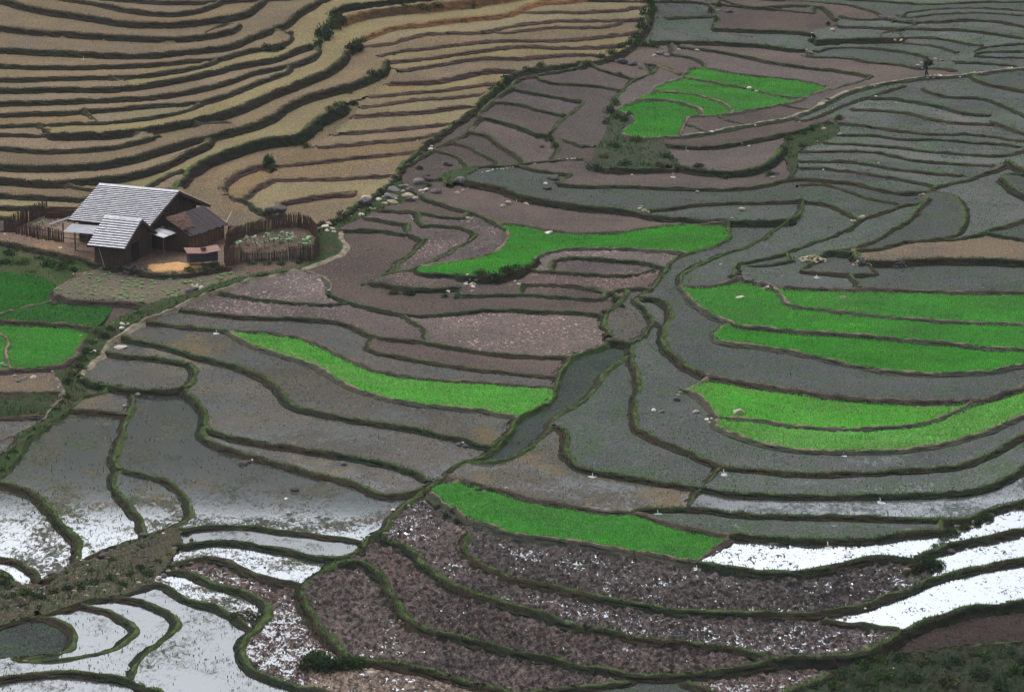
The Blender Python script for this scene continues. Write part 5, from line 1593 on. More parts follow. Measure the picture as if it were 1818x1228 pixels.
BUSHES = """
gully|low dark green shrub growing on the bank of the stream gully|shrubs along the stream gully
1150,8,26,22 1146,26,26,20 1158,20,22,18 1140,50,26,22 1152,44,20,14 1130,68,24,18 1120,80,26,16 1104,86,20,14 1136,80,34,16 1158,84,26,14 1085,96,26,14 1068,104,22,12 1040,114,20,10 1000,120,18,10 960,126,18,12 935,130,18,12 910,138,20,12 898,146,22,14 886,154,20,12 876,166,20,14 862,180,20,13 850,193,22,14 838,206,20,12 822,216,20,10 806,226,16,10 790,238,20,10 775,247,18,10 765,256,16,8 748,272,16,10 728,290,16,10 712,305,18,12 700,322,16,10 690,336,18,12 676,346,18,12 664,354,16,10 640,368,18,12 622,378,18,10 606,388,20,12 588,396,18,10 572,402,18,10 655,375,14,9 745,300,16,8 780,320,26,7 810,325,24,7 760,330,18,7
slope|dark green shrub clump on the step between the stubble terraces and the red-earth rows|shrubs on the stubble step
575,62,34,26 590,48,30,24 600,40,22,18 566,78,22,16 580,72,18,14 552,88,18,12 486,90,24,14 474,84,22,12 500,86,18,10 516,62,16,14 620,90,20,18 630,82,18,14 640,84,14,10 616,104,16,12 606,112,14,12 598,118,12,10 684,120,14,10 676,132,22,14 660,142,22,14 648,150,20,13 634,158,18,11 620,166,16,9 628,186,22,14 614,196,24,14 600,204,24,14 586,212,24,14 574,222,24,14 562,232,26,16 548,244,26,16 536,256,26,16 520,258,22,12 545,262,20,12 478,288,18,22 484,296,16,12 470,300,12,12 456,252,16,10 750,20,40,14 720,20,30,14 775,18,24,14 840,14,30,16 856,60,16,8 822,40,16,8 795,61,14,6 662,66,12,8 700,98,8,6
wild|rounded green shrub on the weedy slope beside the far green rice|shrubs on the weedy slope
1092,186,20,16 1082,200,26,18 1096,210,24,18 1108,216,22,16 1118,206,14,12 1075,220,16,12 1130,250,30,12 1090,262,26,14 1072,282,28,14 1060,296,22,12 1110,294,30,16 1140,300,26,12 1170,296,24,12 1185,280,26,10 1205,300,20,12 1240,306,24,10 1290,308,24,10 1330,312,22,10 1366,312,22,12 1390,268,20,14 1400,250,22,14 1425,240,22,12 1440,232,22,14 1470,222,20,12 1490,212,20,12 1424,262,18,10 1450,250,18,9 1470,180,14,8 1100,134,14,8 1360,85,12,8 1276,12,14,14 1262,22,14,12 1272,40,14,16 1440,75,16,10 1470,45,14,10 975,250,20,14 985,262,20,12 955,245,16,8 962,262,10,6
yard|dark green bush on the weedy bank below the farmyard|bushes on the bank below the farmyard
18,456,30,18 40,470,34,16 8,470,26,14 85,474,32,20 105,480,34,20 122,470,30,18 70,462,22,12 60,486,22,10 130,482,22,12 215,480,24,10 240,484,26,10 335,482,26,12 360,480,26,14 382,474,24,14 310,488,22,8 448,470,24,8 475,470,22,8 500,470,24,9 530,468,22,8
ditch|dark leafy shrub filling the ditch below the rice plots|shrubs in the ditch at the left
170,592,26,14 185,600,24,14 165,612,24,14 158,628,26,16 146,642,28,16 138,656,28,18 128,668,26,16 120,680,24,14 150,660,22,12 118,706,18,12 110,718,18,12 100,730,18,12 90,744,16,10 76,752,16,10 60,764,16,9 40,780,16,9 24,804,16,12 14,818,16,12 4,838,16,14 195,586,20,10 225,566,18,9 245,558,18,8 210,690,30,10 180,690,30,10 150,682,26,12 235,698,22,8
knoll|grassy mound of weeds and stones beside the ploughed wet fields|weedy mounds among the wet fields
552,1182,44,26 580,1186,54,28 612,1184,50,24 636,1180,34,16 560,1168,40,16 1625,1010,30,18 1645,1008,36,20 1668,1006,24,16 1648,994,30,12 1610,1018,20,10 1690,948,28,14 1712,938,26,13 1735,930,26,12 1752,922,28,14 1675,958,24,12 1660,970,18,8 812,928,16,12 790,916,22,14 806,908,20,12 778,902,20,10 850,872,16,10 838,864,14,8 870,872,20,8 852,498,26,14 876,500,30,16 900,494,28,16 918,488,24,14 936,480,20,14 952,470,22,16 700,522,22,14 725,524,24,14 790,528,16,10 810,530,12,8 1084,526,16,12 1090,536,16,10 1072,556,14,10 1105,545,12,8 584,522,14,8 440,1096,36,14 416,1094,26,12 1308,478,16,10 1300,492,20,8 1515,464,18,14 1530,472,16,10 1140,548,14,8 1150,566,14,8
corner|dark scrubby bush on the shaded slope at the lower right corner|scrub at the lower right corner
1530,1186,50,22 1500,1202,44,20 1560,1176,50,20 1600,1172,46,18 1640,1180,56,22 1690,1182,54,20 1740,1170,50,18 1790,1164,50,18 1570,1206,56,24 1620,1212,60,26 1680,1216,64,28 1740,1204,60,26 1800,1200,60,28 1540,1222,44,18 1480,1222,44,18 1780,1224,56,24 1450,1222,30,12 1820,1180,44,20
band|low weedy clump on the stony stream band|weedy clumps on the stony stream band
20,1062,30,16 45,1056,30,16 70,1062,28,14 95,1052,30,14 120,1048,30,14 145,1044,32,16 170,1036,30,14 195,1030,32,16 215,1040,26,12 230,1022,30,14 250,1010,26,12 262,1022,30,16 280,1000,24,12 300,990,22,12 40,1080,28,14 10,1084,26,14 70,1082,24,12 315,972,22,10 250,970,20,9 200,996,24,10 160,1016,22,10 15,1030,24,16 2,1040,24,16 120,1020,18,8 330,950,16,7
"""
cur = None; GRP = {}
for ln in BUSHES.strip().splitlines():
    if '|' in ln: cur = ln.split('|')[0]; GRP[cur] = []; continue
    GRP[cur] += [[float(v) for v in it.split(',')] for it in ln.split()]
for q, (key, items) in enumerate(GRP.items()):
    if key == 'slope': items = [(a, b, c * .95, d * .85) for a, b, c, d in items]
    bush_mass(dict(gully='gully_shrubs', slope='step_shrubs', wild='slope_shrubs', yard='bank_shrubs', ditch='ditch_shrubs', knoll='bund_weeds', corner='corner_scrub', band='band_weeds')[key], items, q)
for q, (label, items) in enumerate((
        ('large grassy mound of weeds jutting into the flooded clods near the bottom edge', [(552,1182,50,28),(580,1186,62,32),(612,1184,56,28),(638,1180,38,18),(560,1170,44,18)]),
        ('round weedy mound between the bright white water and the ploughed wet field', [(1625,1010,34,22),(1645,1008,42,24),(1668,1006,28,18),(1648,994,34,14)]),
        ('stony weedy mound in the bright water above the round mound at the right', [(1690,946,30,15),(1712,936,28,14),(1735,928,28,13),(1752,920,30,15)]),
        ('tall dark bush hanging over the orange cliff at the top of the stubble', [(575,66,40,32),(590,50,36,28),(602,42,26,20),(566,82,26,18)]),
        ('rounded bush on the step below the orange cliff, right of the tall bush', [(632,84,24,20),(642,76,20,16),(624,94,22,18)]),
        ('dark bush beside the round pit in the upper stubble', [(486,92,30,16),(474,87,28,14),(500,88,22,12)]),
        ('small upright bush at the corner of the tan field behind the farmhouse', [(478,292,24,24),(484,298,18,14),(471,301,14,12)]),
        ('leafy clump on the bank below the flared rice plot', [(876,500,34,18),(900,494,32,18),(856,500,28,16)]))):
    bush_mass('shrub', items, (4 if 'grassy' in label or 'mound' in label else 3) + q * 0, label, 'shrub')

# garden plants: stems with broad leaves
def garden_plant(px, py, h, n, ls, col, label, cat, group=None, name='garden_plant', seed=1):
    g = on_ground(px, py); root = empty(name, g, random.uniform(0, 6)); tag(root, label, cat, group)
    r = random.Random(seed)
    bm = bmesh.new(); add_bar(bm, (0, 0, -.1), (0, 0, h * .8), .03, 5, .015); bm_obj('stem', bm, W_FENCE, root)
    m = NT('leaf_blade_%d' % seed); d = m.bsdf(col, .5, .3); mat = m.done(d)
    base = None
    for i in range(n):
        bm = bmesh.new(); L = ls * r.uniform(.8, 1.15); wv = L * .22; prev = None
        for k in range(6):
            t = k / 5; w = wv * math.sin(math.pi * min(.97, .12 + t * .86)); x = L * t * .85; z = L * (.55 * t - .65 * t * t)
            a, b, c = bm.verts.new((x, -w, z + .02)), bm.verts.new((x, 0, z)), bm.verts.new((x, w, z + .02))
            if prev: bm.faces.new((prev[0], a, b, prev[1])); bm.faces.new((prev[1], b, c, prev[2]))
            prev = (a, b, c)
        o = bm_obj('leaf', bm, mat, root, True)
        o.location = (0, 0, h * r.uniform(.35, .85)); o.rotation_euler = (r.uniform(-.2, .2), -r.uniform(.0, .55), i / n * 6.28 + r.uniform(-.3, .3))
GP1 = ((425, 441), (437, 434), (452, 432), (473, 428), (486, 436), (497, 432), (506, 424), (517, 428), (470, 440), (455, 444), (512, 438), (540, 446))
GP2 = ((70, 402), (76, 399), (64, 404), (96, 401), (103, 397), (91, 405))
def ordinal_(k, n):
    O = ['', 'second', 'third', 'fourth', 'fifth', 'sixth', 'seventh', 'eighth', 'ninth', 'tenth', 'eleventh']
    return 'leftmost' if k == 0 else ('rightmost' if k == n - 1 else O[k] + ' from left')
garden_plant(545, 440, .95, 8, .62, (0.10, 0.46, 0.11), 'bright green broad-leaved plant inside the right end of the brush fence', 'plant', seed=1)
for q, (x, y) in enumerate(GP1):
    garden_plant(x, y, .6, 8, .46, (0.050, 0.135, 0.045), '%s of the leafy plants inside the brush-fenced garden' % ordinal_(sorted(GP1).index((x, y)), len(GP1)), 'plant', 'plants in the brush-fenced garden', seed=10 + q)
for q, (x, y) in enumerate(GP2):
    garden_plant(x, y, .35, 6, .28, (0.050, 0.150, 0.040), '%s of the plants in the small garden left of the porch' % ordinal_(sorted(GP2).index((x, y)), len(GP2)), 'plant', 'plants in the small left garden', seed=40 + q)
# seedlings in the vegetable plot
bm = bmesh.new()
for i in range(5):
    a = i * 1.257; c, s = math.cos(a), math.sin(a)
    v = [bm.verts.new(p) for p in ((0, 0, .03), (c * .09 - s * .05, s * .09 + c * .05, .11), (c * .19, s * .19, .10), (c * .09 + s * .05, s * .09 - c * .05, .11))]
    bm.faces.new(v)
seed_o = bm_obj('seedling', bm, simple_mat('seedling_leaf', (0.26, 0.50, 0.17), (0.16, 0.36, 0.11), 9, .6, .3, .1)); seed_me = seed_o.data
bpy.data.objects.remove(seed_o)
VE = [l for l in ftype if ftype[l] == 've']
j, i = np.nonzero(np.isin(LAB, VE) & vis)
sel = RNG.choice(len(j), min(190, len(j)), replace=False)
for q in sel:
    x, y = float(GX[j[q], i[q]]) + random.uniform(-.1, .1), float(GY[j[q], i[q]]) + random.uniform(-.15, .15)
    o = bpy.data.objects.new('seedling', seed_me); COL.objects.link(o)
    o.location = (x, y, float(height_at(x, y)) + .02); o.rotation_euler = (0, 0, random.uniform(0, 6.28)); s = random.uniform(.4, 1.15); o.scale = (s, s, s)
    tag(o, 'small pale green seedling growing in the round plot below the farmyard', 'seedling', 'seedlings in the round plot')

# ================================================================ stones
def rock_mesh(seed, flat=0.7, pts=1):
    r = np.random.default_rng(seed)
    bm = bmesh.new(); bmesh.ops.create_icosphere(bm, subdivisions=2, radius=1.0)
    cuts = r.normal(size=(9, 3)); cuts /= np.linalg.norm(cuts, axis=1)[:, None]; dd = .55 + .35 * r.random(9)
    for v in bm.verts:
        p = np.array(v.co)
        for c, d in zip(cuts, dd):
            t = p @ c
            if t > d: p = p - c * (t - d) * .9
        p = p * (1 + .10 * (r.random() - .5)); p[2] *= flat
        v.co = p
    me = bpy.data.meshes.new('rock'); bm.to_mesh(me); bm.free(); return me
STONE = dict(p=simple_mat('pale_stone', (0.46, 0.40, 0.30), (0.27, 0.23, 0.18), 3.0, .9, .15, .6),
             w=simple_mat('white_stone', (0.66, 0.62, 0.55), (0.45, 0.41, 0.35), 3.0, .85, .2, .5),
             g=simple_mat('grey_stone', (0.185, 0.170, 0.175), (0.095, 0.086, 0.090), 3.0, .9, .15, .7),
             d=simple_mat('dark_stone', (0.085, 0.076, 0.080), (0.045, 0.040, 0.043), 3.0, .9, .15, .7),
             b=simple_mat('brown_stone', (0.20, 0.135, 0.115), (0.105, 0.075, 0.066), 3.0, .9, .15, .7),
             y=simple_mat('straw_coloured_stone', (0.42, 0.38, 0.22), (0.24, 0.21, 0.13), 3.0, .9, .15, .6))
ROCKM = {}
for t in STONE:
    ROCKM[t] = []
    for k in range(4):
        me = rock_mesh(100 + k + ord(t)); me.materials.append(STONE[t]); ROCKM[t].append(me)
def rock(px, py, w, tone, label, group=None, asp=0.62, rz=None, name='rock', cat='rock', z=0.0):
    g = on_ground(px, py); s = FPX / (g - Vector((0, 0, CAM_Z))).length
    o = bpy.data.objects.new(name, random.choice(ROCKM[tone])); COL.objects.link(o)
    r = w / s / 2 * 1.25
    o.location = g + Vector((0, 0, r * asp * .28 + z)); o.scale = (r, r * random.uniform(.8, 1.1), r * asp * 1.25)
    o.rotation_euler = (random.uniform(-.25, .25), random.uniform(-.25, .25), random.uniform(0, 6.28) if rz is None else rz)
    tag(o, label, cat, group); return o
TONE = dict(p='pale', w='white', g='grey', d='dark', b='brown', y='straw coloured')
ROCKS = """
stream|%s boulder in the stony stream gully between the stubble rows and the mud terraces
650,354,15,p 646,365,19,d 672,356,10,w 684,352,9,p 695,352,18,g 700,341,17,g 690,338,13,g 713,333,11,g 724,351,17,p 706,345,6,p 715,356,6,p 728,357,14,d 697,361,15,p 682,364,10,p 672,364,5,w 658,372,7,p 665,371,5,w 737,353,8,p 757,338,8,w 773,342,15,g 714,341,8,p 728,337,10,g 722,331,8,g 641,383,9,w 690,358,5,p 703,355,7,p 577,404,12,w 585,402,9,p 590,408,9,p 581,411,8,w 592,414,8,p 597,409,6,b 604,392,7,p 622,385,6,w 633,374,8,g 742,325,17,g 760,320,15,d 755,312,11,d 704,314,10,d 815,318,21,g 747,340,7,w 751,344,5,p 795,293,14,d 661,364,6,d 680,342,8,d 709,328,7,d 766,260,6,w 764,266,7,w 752,258,6,w 741,250,5,p 700,340,6,w 656,362,8,p 812,344,8,p 822,338,6,p 832,334,5,w
mud|%s stone lying on the mud terraces in the middle of the slope
981,318,20,d 972,336,14,d 968,327,8,w 893,367,11,p 902,362,13,p 919,357,7,p 934,364,12,p 830,388,9,p 831,381,6,d 1318,374,14,p 1238,342,9,g 1238,334,5,g 1137,371,8,y 1143,375,9,p 1149,378,8,p 1139,367,6,y 1297,395,9,g 1300,388,6,p 1122,311,5,w 974,415,13,w 887,398,5,p 882,410,4,w 838,490,10,p 834,502,9,p 846,492,9,g 840,510,8,w 838,518,8,p 830,498,8,p 836,508,10,p 914,500,8,p 921,505,7,w 908,501,6,b 795,519,9,w 585,518,9,p 579,523,6,p 1157,472,7,w 955,470,8,w 930,475,8,w 1172,97,16,g 1185,100,12,g 1163,100,9,p
far|%s stone beside the bunds and stone path at the upper right
1295,22,13,d 1286,22,9,d 1276,20,9,g 1105,112,22,d 1122,116,16,d 1094,110,8,g 1137,122,9,d 1238,91,9,p 1205,89,7,p 1440,64,8,w 1478,55,11,p 1436,96,14,b 1426,100,10,b 1430,90,8,p 1330,158,10,w 1343,163,7,p 1222,210,8,w 1263,236,9,w 1282,256,9,p 1315,258,9,b 1330,260,6,p 1571,33,10,d 1580,33,8,b 1562,31,8,g 1566,76,7,p 1588,76,7,p 1600,76,7,p 1462,230,9,p 1450,252,7,p 1492,240,11,g 1560,290,5,p 1755,222,5,p 1462,302,5,w 1555,172,6,w 1590,184,5,p 1375,310,15,d 1372,316,10,g 1530,387,11,p 1518,394,8,p 1512,392,6,w 1460,323,6,w 1626,353,6,b 1634,348,8,b 1640,346,7,p 1300,398,6,g 1420,67,5,g 1636,112,6,p 1630,117,7,p 1672,108,7,b 1660,106,7,p
left|%s stone by the ditch and rice plots at the left edge
218,576,9,w 228,576,8,p 216,583,9,w 178,617,11,w 166,626,12,w 170,605,8,g 26,668,9,p 60,671,11,p 42,674,12,g 33,679,9,d 93,660,7,p 110,694,7,p 113,704,6,w 243,702,15,g 222,721,9,g 104,688,6,p 32,773,5,w 37,776,5,p 8,418,12,w 14,415,6,p 8,650,10,g 3,646,8,p 143,596,5,w 52,474,4,w 112,481,6,p 150,487,6,p 143,486,5,w 107,441,7,w 136,490,5,p 131,487,5,w 244,477,5,p
wet|%s stone beside the flooded fields near the bottom of the slope
432,824,14,d 441,820,11,d 449,817,8,w 610,824,13,g 815,790,12,d 822,787,8,w 828,793,12,d 1201,710,13,d 1208,697,8,g 1204,702,7,p 1160,729,9,w 1175,732,10,g 1235,732,11,p 1255,745,8,w 1259,751,7,p 1264,744,8,p 1313,734,20,p 1304,731,8,p 698,906,9,w 704,911,7,p 715,902,7,w 725,898,7,w 706,900,6,p 722,1108,16,b 712,1104,14,b 730,1112,12,d 720,1098,10,p 659,1198,16,p 650,1201,9,g 815,944,14,b 822,948,11,b 808,941,8,d 830,938,7,b 1690,980,13,d 1672,965,12,g 1680,972,9,g 1700,935,10,g 1712,932,11,b 1730,928,12,g 1745,920,13,b 1760,916,11,b 1724,936,9,p 1708,925,8,g 1610,1014,16,b 1620,1012,12,d 1700,972,9,d 1604,925,5,p 1500,1097,8,p 1536,1082,9,w 1508,1095,6,w 1732,1200,6,w 1738,1208,6,w 1586,1186,5,w 860,873,8,g 848,868,7,p 900,867,7,p 926,879,5,w 840,862,6,w 850,878,8,d 765,916,5,w 798,914,5,w 755,1000,5,w 363,985,5,p 470,1007,5,d 1080,975,6,w 1280,470,6,p 365,1170,4,d 508,886,7,w 513,911,9,w 524,870,16,d
band|%s stone lying on the stony stream band at the lower left
185,989,20,d 190,992,12,b 155,1005,9,w 165,1009,11,d 165,978,5,d 255,952,17,d 282,1026,10,w 290,1022,11,g 290,1013,7,p 300,1017,10,p 246,1035,9,p 237,1025,9,g 290,947,6,w 302,950,6,p 320,945,7,b 245,976,6,w 238,988,9,g 260,990,12,d 275,985,9,g 210,1020,8,p 180,1030,7,p 178,1022,9,d 195,1018,7,b 220,1016,9,d 150,1028,8,p 132,1050,9,p 100,1042,7,b 75,1045,9,g 78,1056,8,p 60,1070,9,d 40,1072,7,g 32,1080,7,p 15,1082,8,p 68,1084,9,g 110,1062,7,p 155,1058,8,p 185,1048,7,p 220,1047,7,w 202,1040,8,d 120,1062,8,d 48,1044,7,p 12,1066,8,d 22,1052,8,g 270,1006,12,d 262,1000,7,p 295,990,8,b 310,975,10,b 325,970,9,b 340,1000,10,b 95,1018,9,d 90,1020,10,d 140,1012,7,g 205,1003,7,g 230,1003,8,b 212,990,8,d 175,1010,12,g 225,983,6,p 268,968,8,g 305,962,8,g 340,958,9,b 55,1090,7,p 28,1098,6,w 85,1075,8,b 140,1038,8,b 165,1042,9,g
"""
ANCH = dict(
    stream=[(700, 345, 'in the boulder pile at the gully bend'), (585, 406, 'where the gully meets the brush fence'), (762, 318, 'beside the small loops of mud terraces'), (645, 378, 'in the gully below the boulder pile'), (755, 262, 'beside the ends of the red-earth rows'), (820, 335, 'on the weedy strip right of the boulders')],
    mud=[(975, 326, 'on the dark mud below the middle footpath'), (905, 361, 'above the flared rice plot'), (835, 503, 'below the flared rice plot'), (1235, 338, 'on the long mud terraces'), (1315, 374, 'near the long mud terrace end'), (1175, 98, 'near the far rice plots')],
    far=[(1285, 20, 'at the top beside the pale water'), (1115, 112, 'at the head of the gully'), (1440, 80, 'by the far water spout'), (1230, 225, 'on the path bank by the far rice'), (1575, 33, 'among the thin far terraces'), (1590, 76, 'on the dark bank of the far terraces'), (1470, 235, 'at the left ends of the far ponds'), (1520, 390, 'by the bund of the grey loops'), (1640, 115, 'near the walking person'), (1372, 312, 'at the end of the weedy slope'), (1635, 348, 'where the grey loops meet')],
    left=[(222, 576, 'below the round plot'), (172, 615, 'in the left ditch'), (45, 672, 'under the lowest rice plot at the left'), (110, 690, 'on the left ditch bank'), (235, 706, 'at the head of the silty field'), (10, 416, 'by the left garden fence'), (120, 484, 'on the bank below the farmyard')],
    wet=[(440, 820, 'by the bund of the half white field'), (612, 824, 'on the narrow silty strip'), (822, 790, 'by the dark water channel'), (1205, 704, 'at the notch of the patchy rice'), (1240, 740, 'left of the thin rice strip'), (1313, 733, 'in the patchy rice plot'), (710, 905, 'on the bund left of the near rice'), (720, 1104, 'between the two ploughed wet fields'), (655, 1198, 'by the large grassy mound'), (818, 943, 'below the near rice tip'), (1715, 930, 'on the stony mound in bright water'), (1615, 1012, 'by the round weedy mound'), (1505, 1095, 'at the tip of the white field'), (1735, 1203, 'on the lower right slope')],
    band=[(185, 990, 'beside the white pond'), (285, 1020, 'at the right end of the stream band'), (310, 960, 'at the top of the stream band'), (215, 1010, 'in the middle of the stream band'), (110, 1045, 'in the lower stream band'), (40, 1075, 'at the left end of the stream band')])
import collections
SMALL = []; ROCK_THINGS = collections.OrderedDict()
for ln in ROCKS.strip().splitlines():
    if '|' in ln:
        key = ln.split('|')[0]; continue
    for it in ln.split():
        a = it.split(','); x, y, w, tone = float(a[0]), float(a[1]), float(a[2]), a[3]
        if w < 7:
            SMALL.append((x, y, w, tone)); continue
        an = min(ANCH[key], key=lambda q: (q[0] - x) ** 2 + 2 * (q[1] - y) ** 2)[2]
        noun = 'stones' if w < 10 else ('rocks' if w < 14 else 'boulders')
        ROCK_THINGS.setdefault((TONE[tone], noun, an), []).append((x, y, w, tone, key))
ORD = ['', 'second', 'third', 'fourth', 'fifth', 'sixth', 'seventh', 'eighth', 'ninth', 'tenth', 'eleventh', 'twelfth', 'thirteenth', 'fourteenth', 'fifteenth', 'sixteenth']
def ordinal(k, n):
    if n == 2: return ('left', 'right')[k] + ' one'
    if k == 0: return 'leftmost'
    if k == n - 1: return 'rightmost'
    return ORD[k] + ' from left'
for (tn, noun, an), L in ROCK_THINGS.items():
    L.sort()
    for k, (x, y, w, tone, key) in enumerate(L):
        lb = '%s %s lying %s' % (tn, noun[:-1], an) if len(L) == 1 else '%s of the %s %s %s' % (ordinal(k, len(L)), tn, noun, an)
        rock(x, y, w * (1.25 if key == 'stream' else 1), tone, lb, '%s %s' % (tn, noun) if len(L) > 1 else None)
# crumbs too small to pick apart: one scatter of stones
def stone_scatter(name, items, parent=None):
    bm = bmesh.new(); mats = list(STONE)
    for x, y, w, tone in items:
        g = on_ground(x, y); s = FPX / (g - Vector((0, 0, CAM_Z))).length; r = w / s / 2 * 1.15
        n0 = len(bm.verts); f0 = len(bm.faces)
        bm.from_mesh(random.choice(ROCKM[tone])); bm.verts.ensure_lookup_table(); bm.faces.ensure_lookup_table()
        M4 = Matrix.Translation(g + Vector((0, 0, r * .2))) @ Matrix.Rotation(random.uniform(0, 6.28), 4, 'Z') @ Matrix.Diagonal((r, r, r * .75, 1))
        bmesh.ops.transform(bm, matrix=M4, verts=bm.verts[n0:])
        for f in bm.faces[f0:]: f.material_index = mats.index(tone)
    o = bm_obj(name, bm, STONE[mats[0]], parent)
    for m in mats[1:]: o.data.materials.append(STONE[m])
    return o
BANDST = []
_bl = [l for l in ftype if ftype[l] == 'wb']
_j, _i = np.nonzero(np.isin(LAB, _bl) & vis)
for q in RNG.choice(len(_j), 260, replace=False):
    BANDST.append((float(gu[_i[q]]), float(gv[_j[q]]) - 3, random.uniform(2.5, 7) * random.uniform(.6, 1), random.choice('pgdbbdg')))
tag(stone_scatter('scattered_stones', SMALL + BANDST), kind='stuff')

# singular stones
o = rock(490, 376, 40, 'd', 'big dark flat-topped boulder behind the brush fence at the foot of the stubble rows', asp=.55, rz=0); o.scale = (.95, .8, .62)
o = rock(1314, 529, 21, 'w', 'long white pointed stone lying in the large green rice plot', asp=.3, rz=.55); o.scale = (.46, .2, .16)
o = rock(1494, 529, 20, 'b', 'flat brown stone lying in the green rice strip below the stone step', asp=.25, rz=0); o.scale = (.42, .34, .10)
rock(1461, 527, 8, 'b', 'small brown stone in the green rice strip, left of the flat brown stone', asp=.5)
rock(213, 617, 24, 'p', 'broad pale flat rock lying on the mud beside the left ditch', asp=.16)
# split stump of rock with white faces, on the green bank below the round plot
g = on_ground(346, 523)
st = empty('split_rock', g); tag(st, 'split grey rock with two white upright faces on the bank below the round plot', 'rock')
for k, (x, z, sx, sz, tn, ry) in enumerate(((-.28, .22, .42, .42, 'g', .15), (.02, .30, .26, .50, 'd', 0), (.40, .30, .26, .42, 'p', -.2), (.14, .55, .10, .36, 'w', -.25), (-.10, .58, .10, .32, 'w', .4), (.46, .48, .2, .2, 'w', 0))):
    o = bpy.data.objects.new('slab', ROCKM[tn][k % 4]); COL.objects.link(o); o.parent = st
    o.location = (x, (k % 2) * .12, z); o.scale = (sx, .26, sz); o.rotation_euler = (0, ry, k)
# heaps of stones cleared from the fields: every stone a part
def heap(px, py, wpx, hpx, n, tones, label, size=(3.5, 6.5)):
    g = on_ground(px, py); s = FPX / (g - Vector((0, 0, CAM_Z))).length
    root = empty('stone_heap', g); tag(root, label, 'stone heap')
    R = wpx / s / 2; H = hpx / s
    for k in range(n):
        rr = math.sqrt(random.random()); an = random.uniform(0, 6.28)
        x, y = rr * math.cos(an) * R, rr * math.sin(an) * R * .8
        z = max(float(height_at(g.x + x, g.y + y)) - g.z, -.3) + H * (1 - rr) * random.uniform(.55, 1.0) + .04
        o = bpy.data.objects.new('stone', random.choice(ROCKM[random.choice(tones)])); COL.objects.link(o); o.parent = root
        w = random.uniform(*size) / s / 2
        o.location = (x, y, z); o.scale = (w * 1.2, w, w * .85); o.rotation_euler = (random.uniform(-.5, .5), random.uniform(-.5, .5), random.uniform(0, 6.28))
heap(1443, 462, 50, 10, 90, 'yyyp', 'wide heap of straw coloured stones piled in the grey flooded field')
heap(440, 1092, 46, 14, 80, 'pbdgp', 'heap of mixed pale and dark stones on a grassy bank tip between ponds')
heap(1533, 468, 38, 13, 70, 'gbpd', 'heap of grey stones against the dark bank below the tan field')
heap(1597, 468, 26, 13, 36, 'ddg', 'small heap of dark stones against the dark bank, right of the grey heap')
heap(1366, 511, 22, 9, 30, 'bpbw', 'little stone step between the two big green rice plots')
heap(835, 503, 26, 10, 26, 'ppgw', 'little heap of pale stones on the bank below the flared rice plot')
heap(235, 486, 54, 8, 90, 'ddgb', 'dark stacked stones and brush holding up the yard below the shed')
def laid_stones(root, pts, step_, tones, szs, jx=2.0, jy=1.2, up=0.0):
    for p in densify(np.array(pts, float), step_):
        x, y = p[0] + random.uniform(-jx, jx), p[1] + random.uniform(-jy, jy)
        g = on_ground(x, y); s = FPX / (g - Vector((0, 0, CAM_Z))).length; r = random.uniform(*szs) / s / 2
        o = bpy.data.objects.new('stone', random.choice(ROCKM[random.choice(tones)])); COL.objects.link(o); o.parent = root
        o.location = g - root.location + Vector((0, 0, r * .2 + random.uniform(0, up))); o.scale = (r * 1.15, r, r * .75); o.rotation_euler = (0, 0, random.uniform(0, 6.28))
g = on_ground(1325, 500)
root = empty('stone_wall', g); tag(root, 'low dark dry stone wall along the upper left edge of the large green rice plot', 'stone wall')
for k in range(3): laid_stones(root, [(1309, 493 + k * 3), (1330, 498 + k * 3), (1352, 504 + k * 3)], 4.5, 'dgb', (3.5, 6), 1.5, 1.5, .25)
# stones that edge the footpaths
for pts, step_, tones, szs in (
        ([(1209,243),(1270,233),(1319,223),(1368,216),(1410,207),(1442,194),(1467,182),(1499,165),(1535,155),(1577,146),(1626,139),(1662,135),(1699,135),(1736,129),(1772,124),(1814,121)], 5.5, 'ppbw', (3, 7)),
        ([(1418,216),(1455,204),(1491,187),(1540,172),(1577,160)], 8, 'pwgb', (3, 6)),
        ([(858,305),(920,295),(981,286),(1027,281)], 6, 'pww', (2.5, 5.5)),
        ([(600,408),(600,418),(614,437),(604,449),(586,460),(552,472)], 6, 'pw', (3, 6)),
        ([(100,678),(108,688),(113,700),(98,718),(80,738),(60,757)], 6, 'pb', (3, 5))):
    root = empty('footpath', on_ground(*pts[0])); root['kind'] = 'structure'
    laid_stones(root, pts, step_, tones, szs)

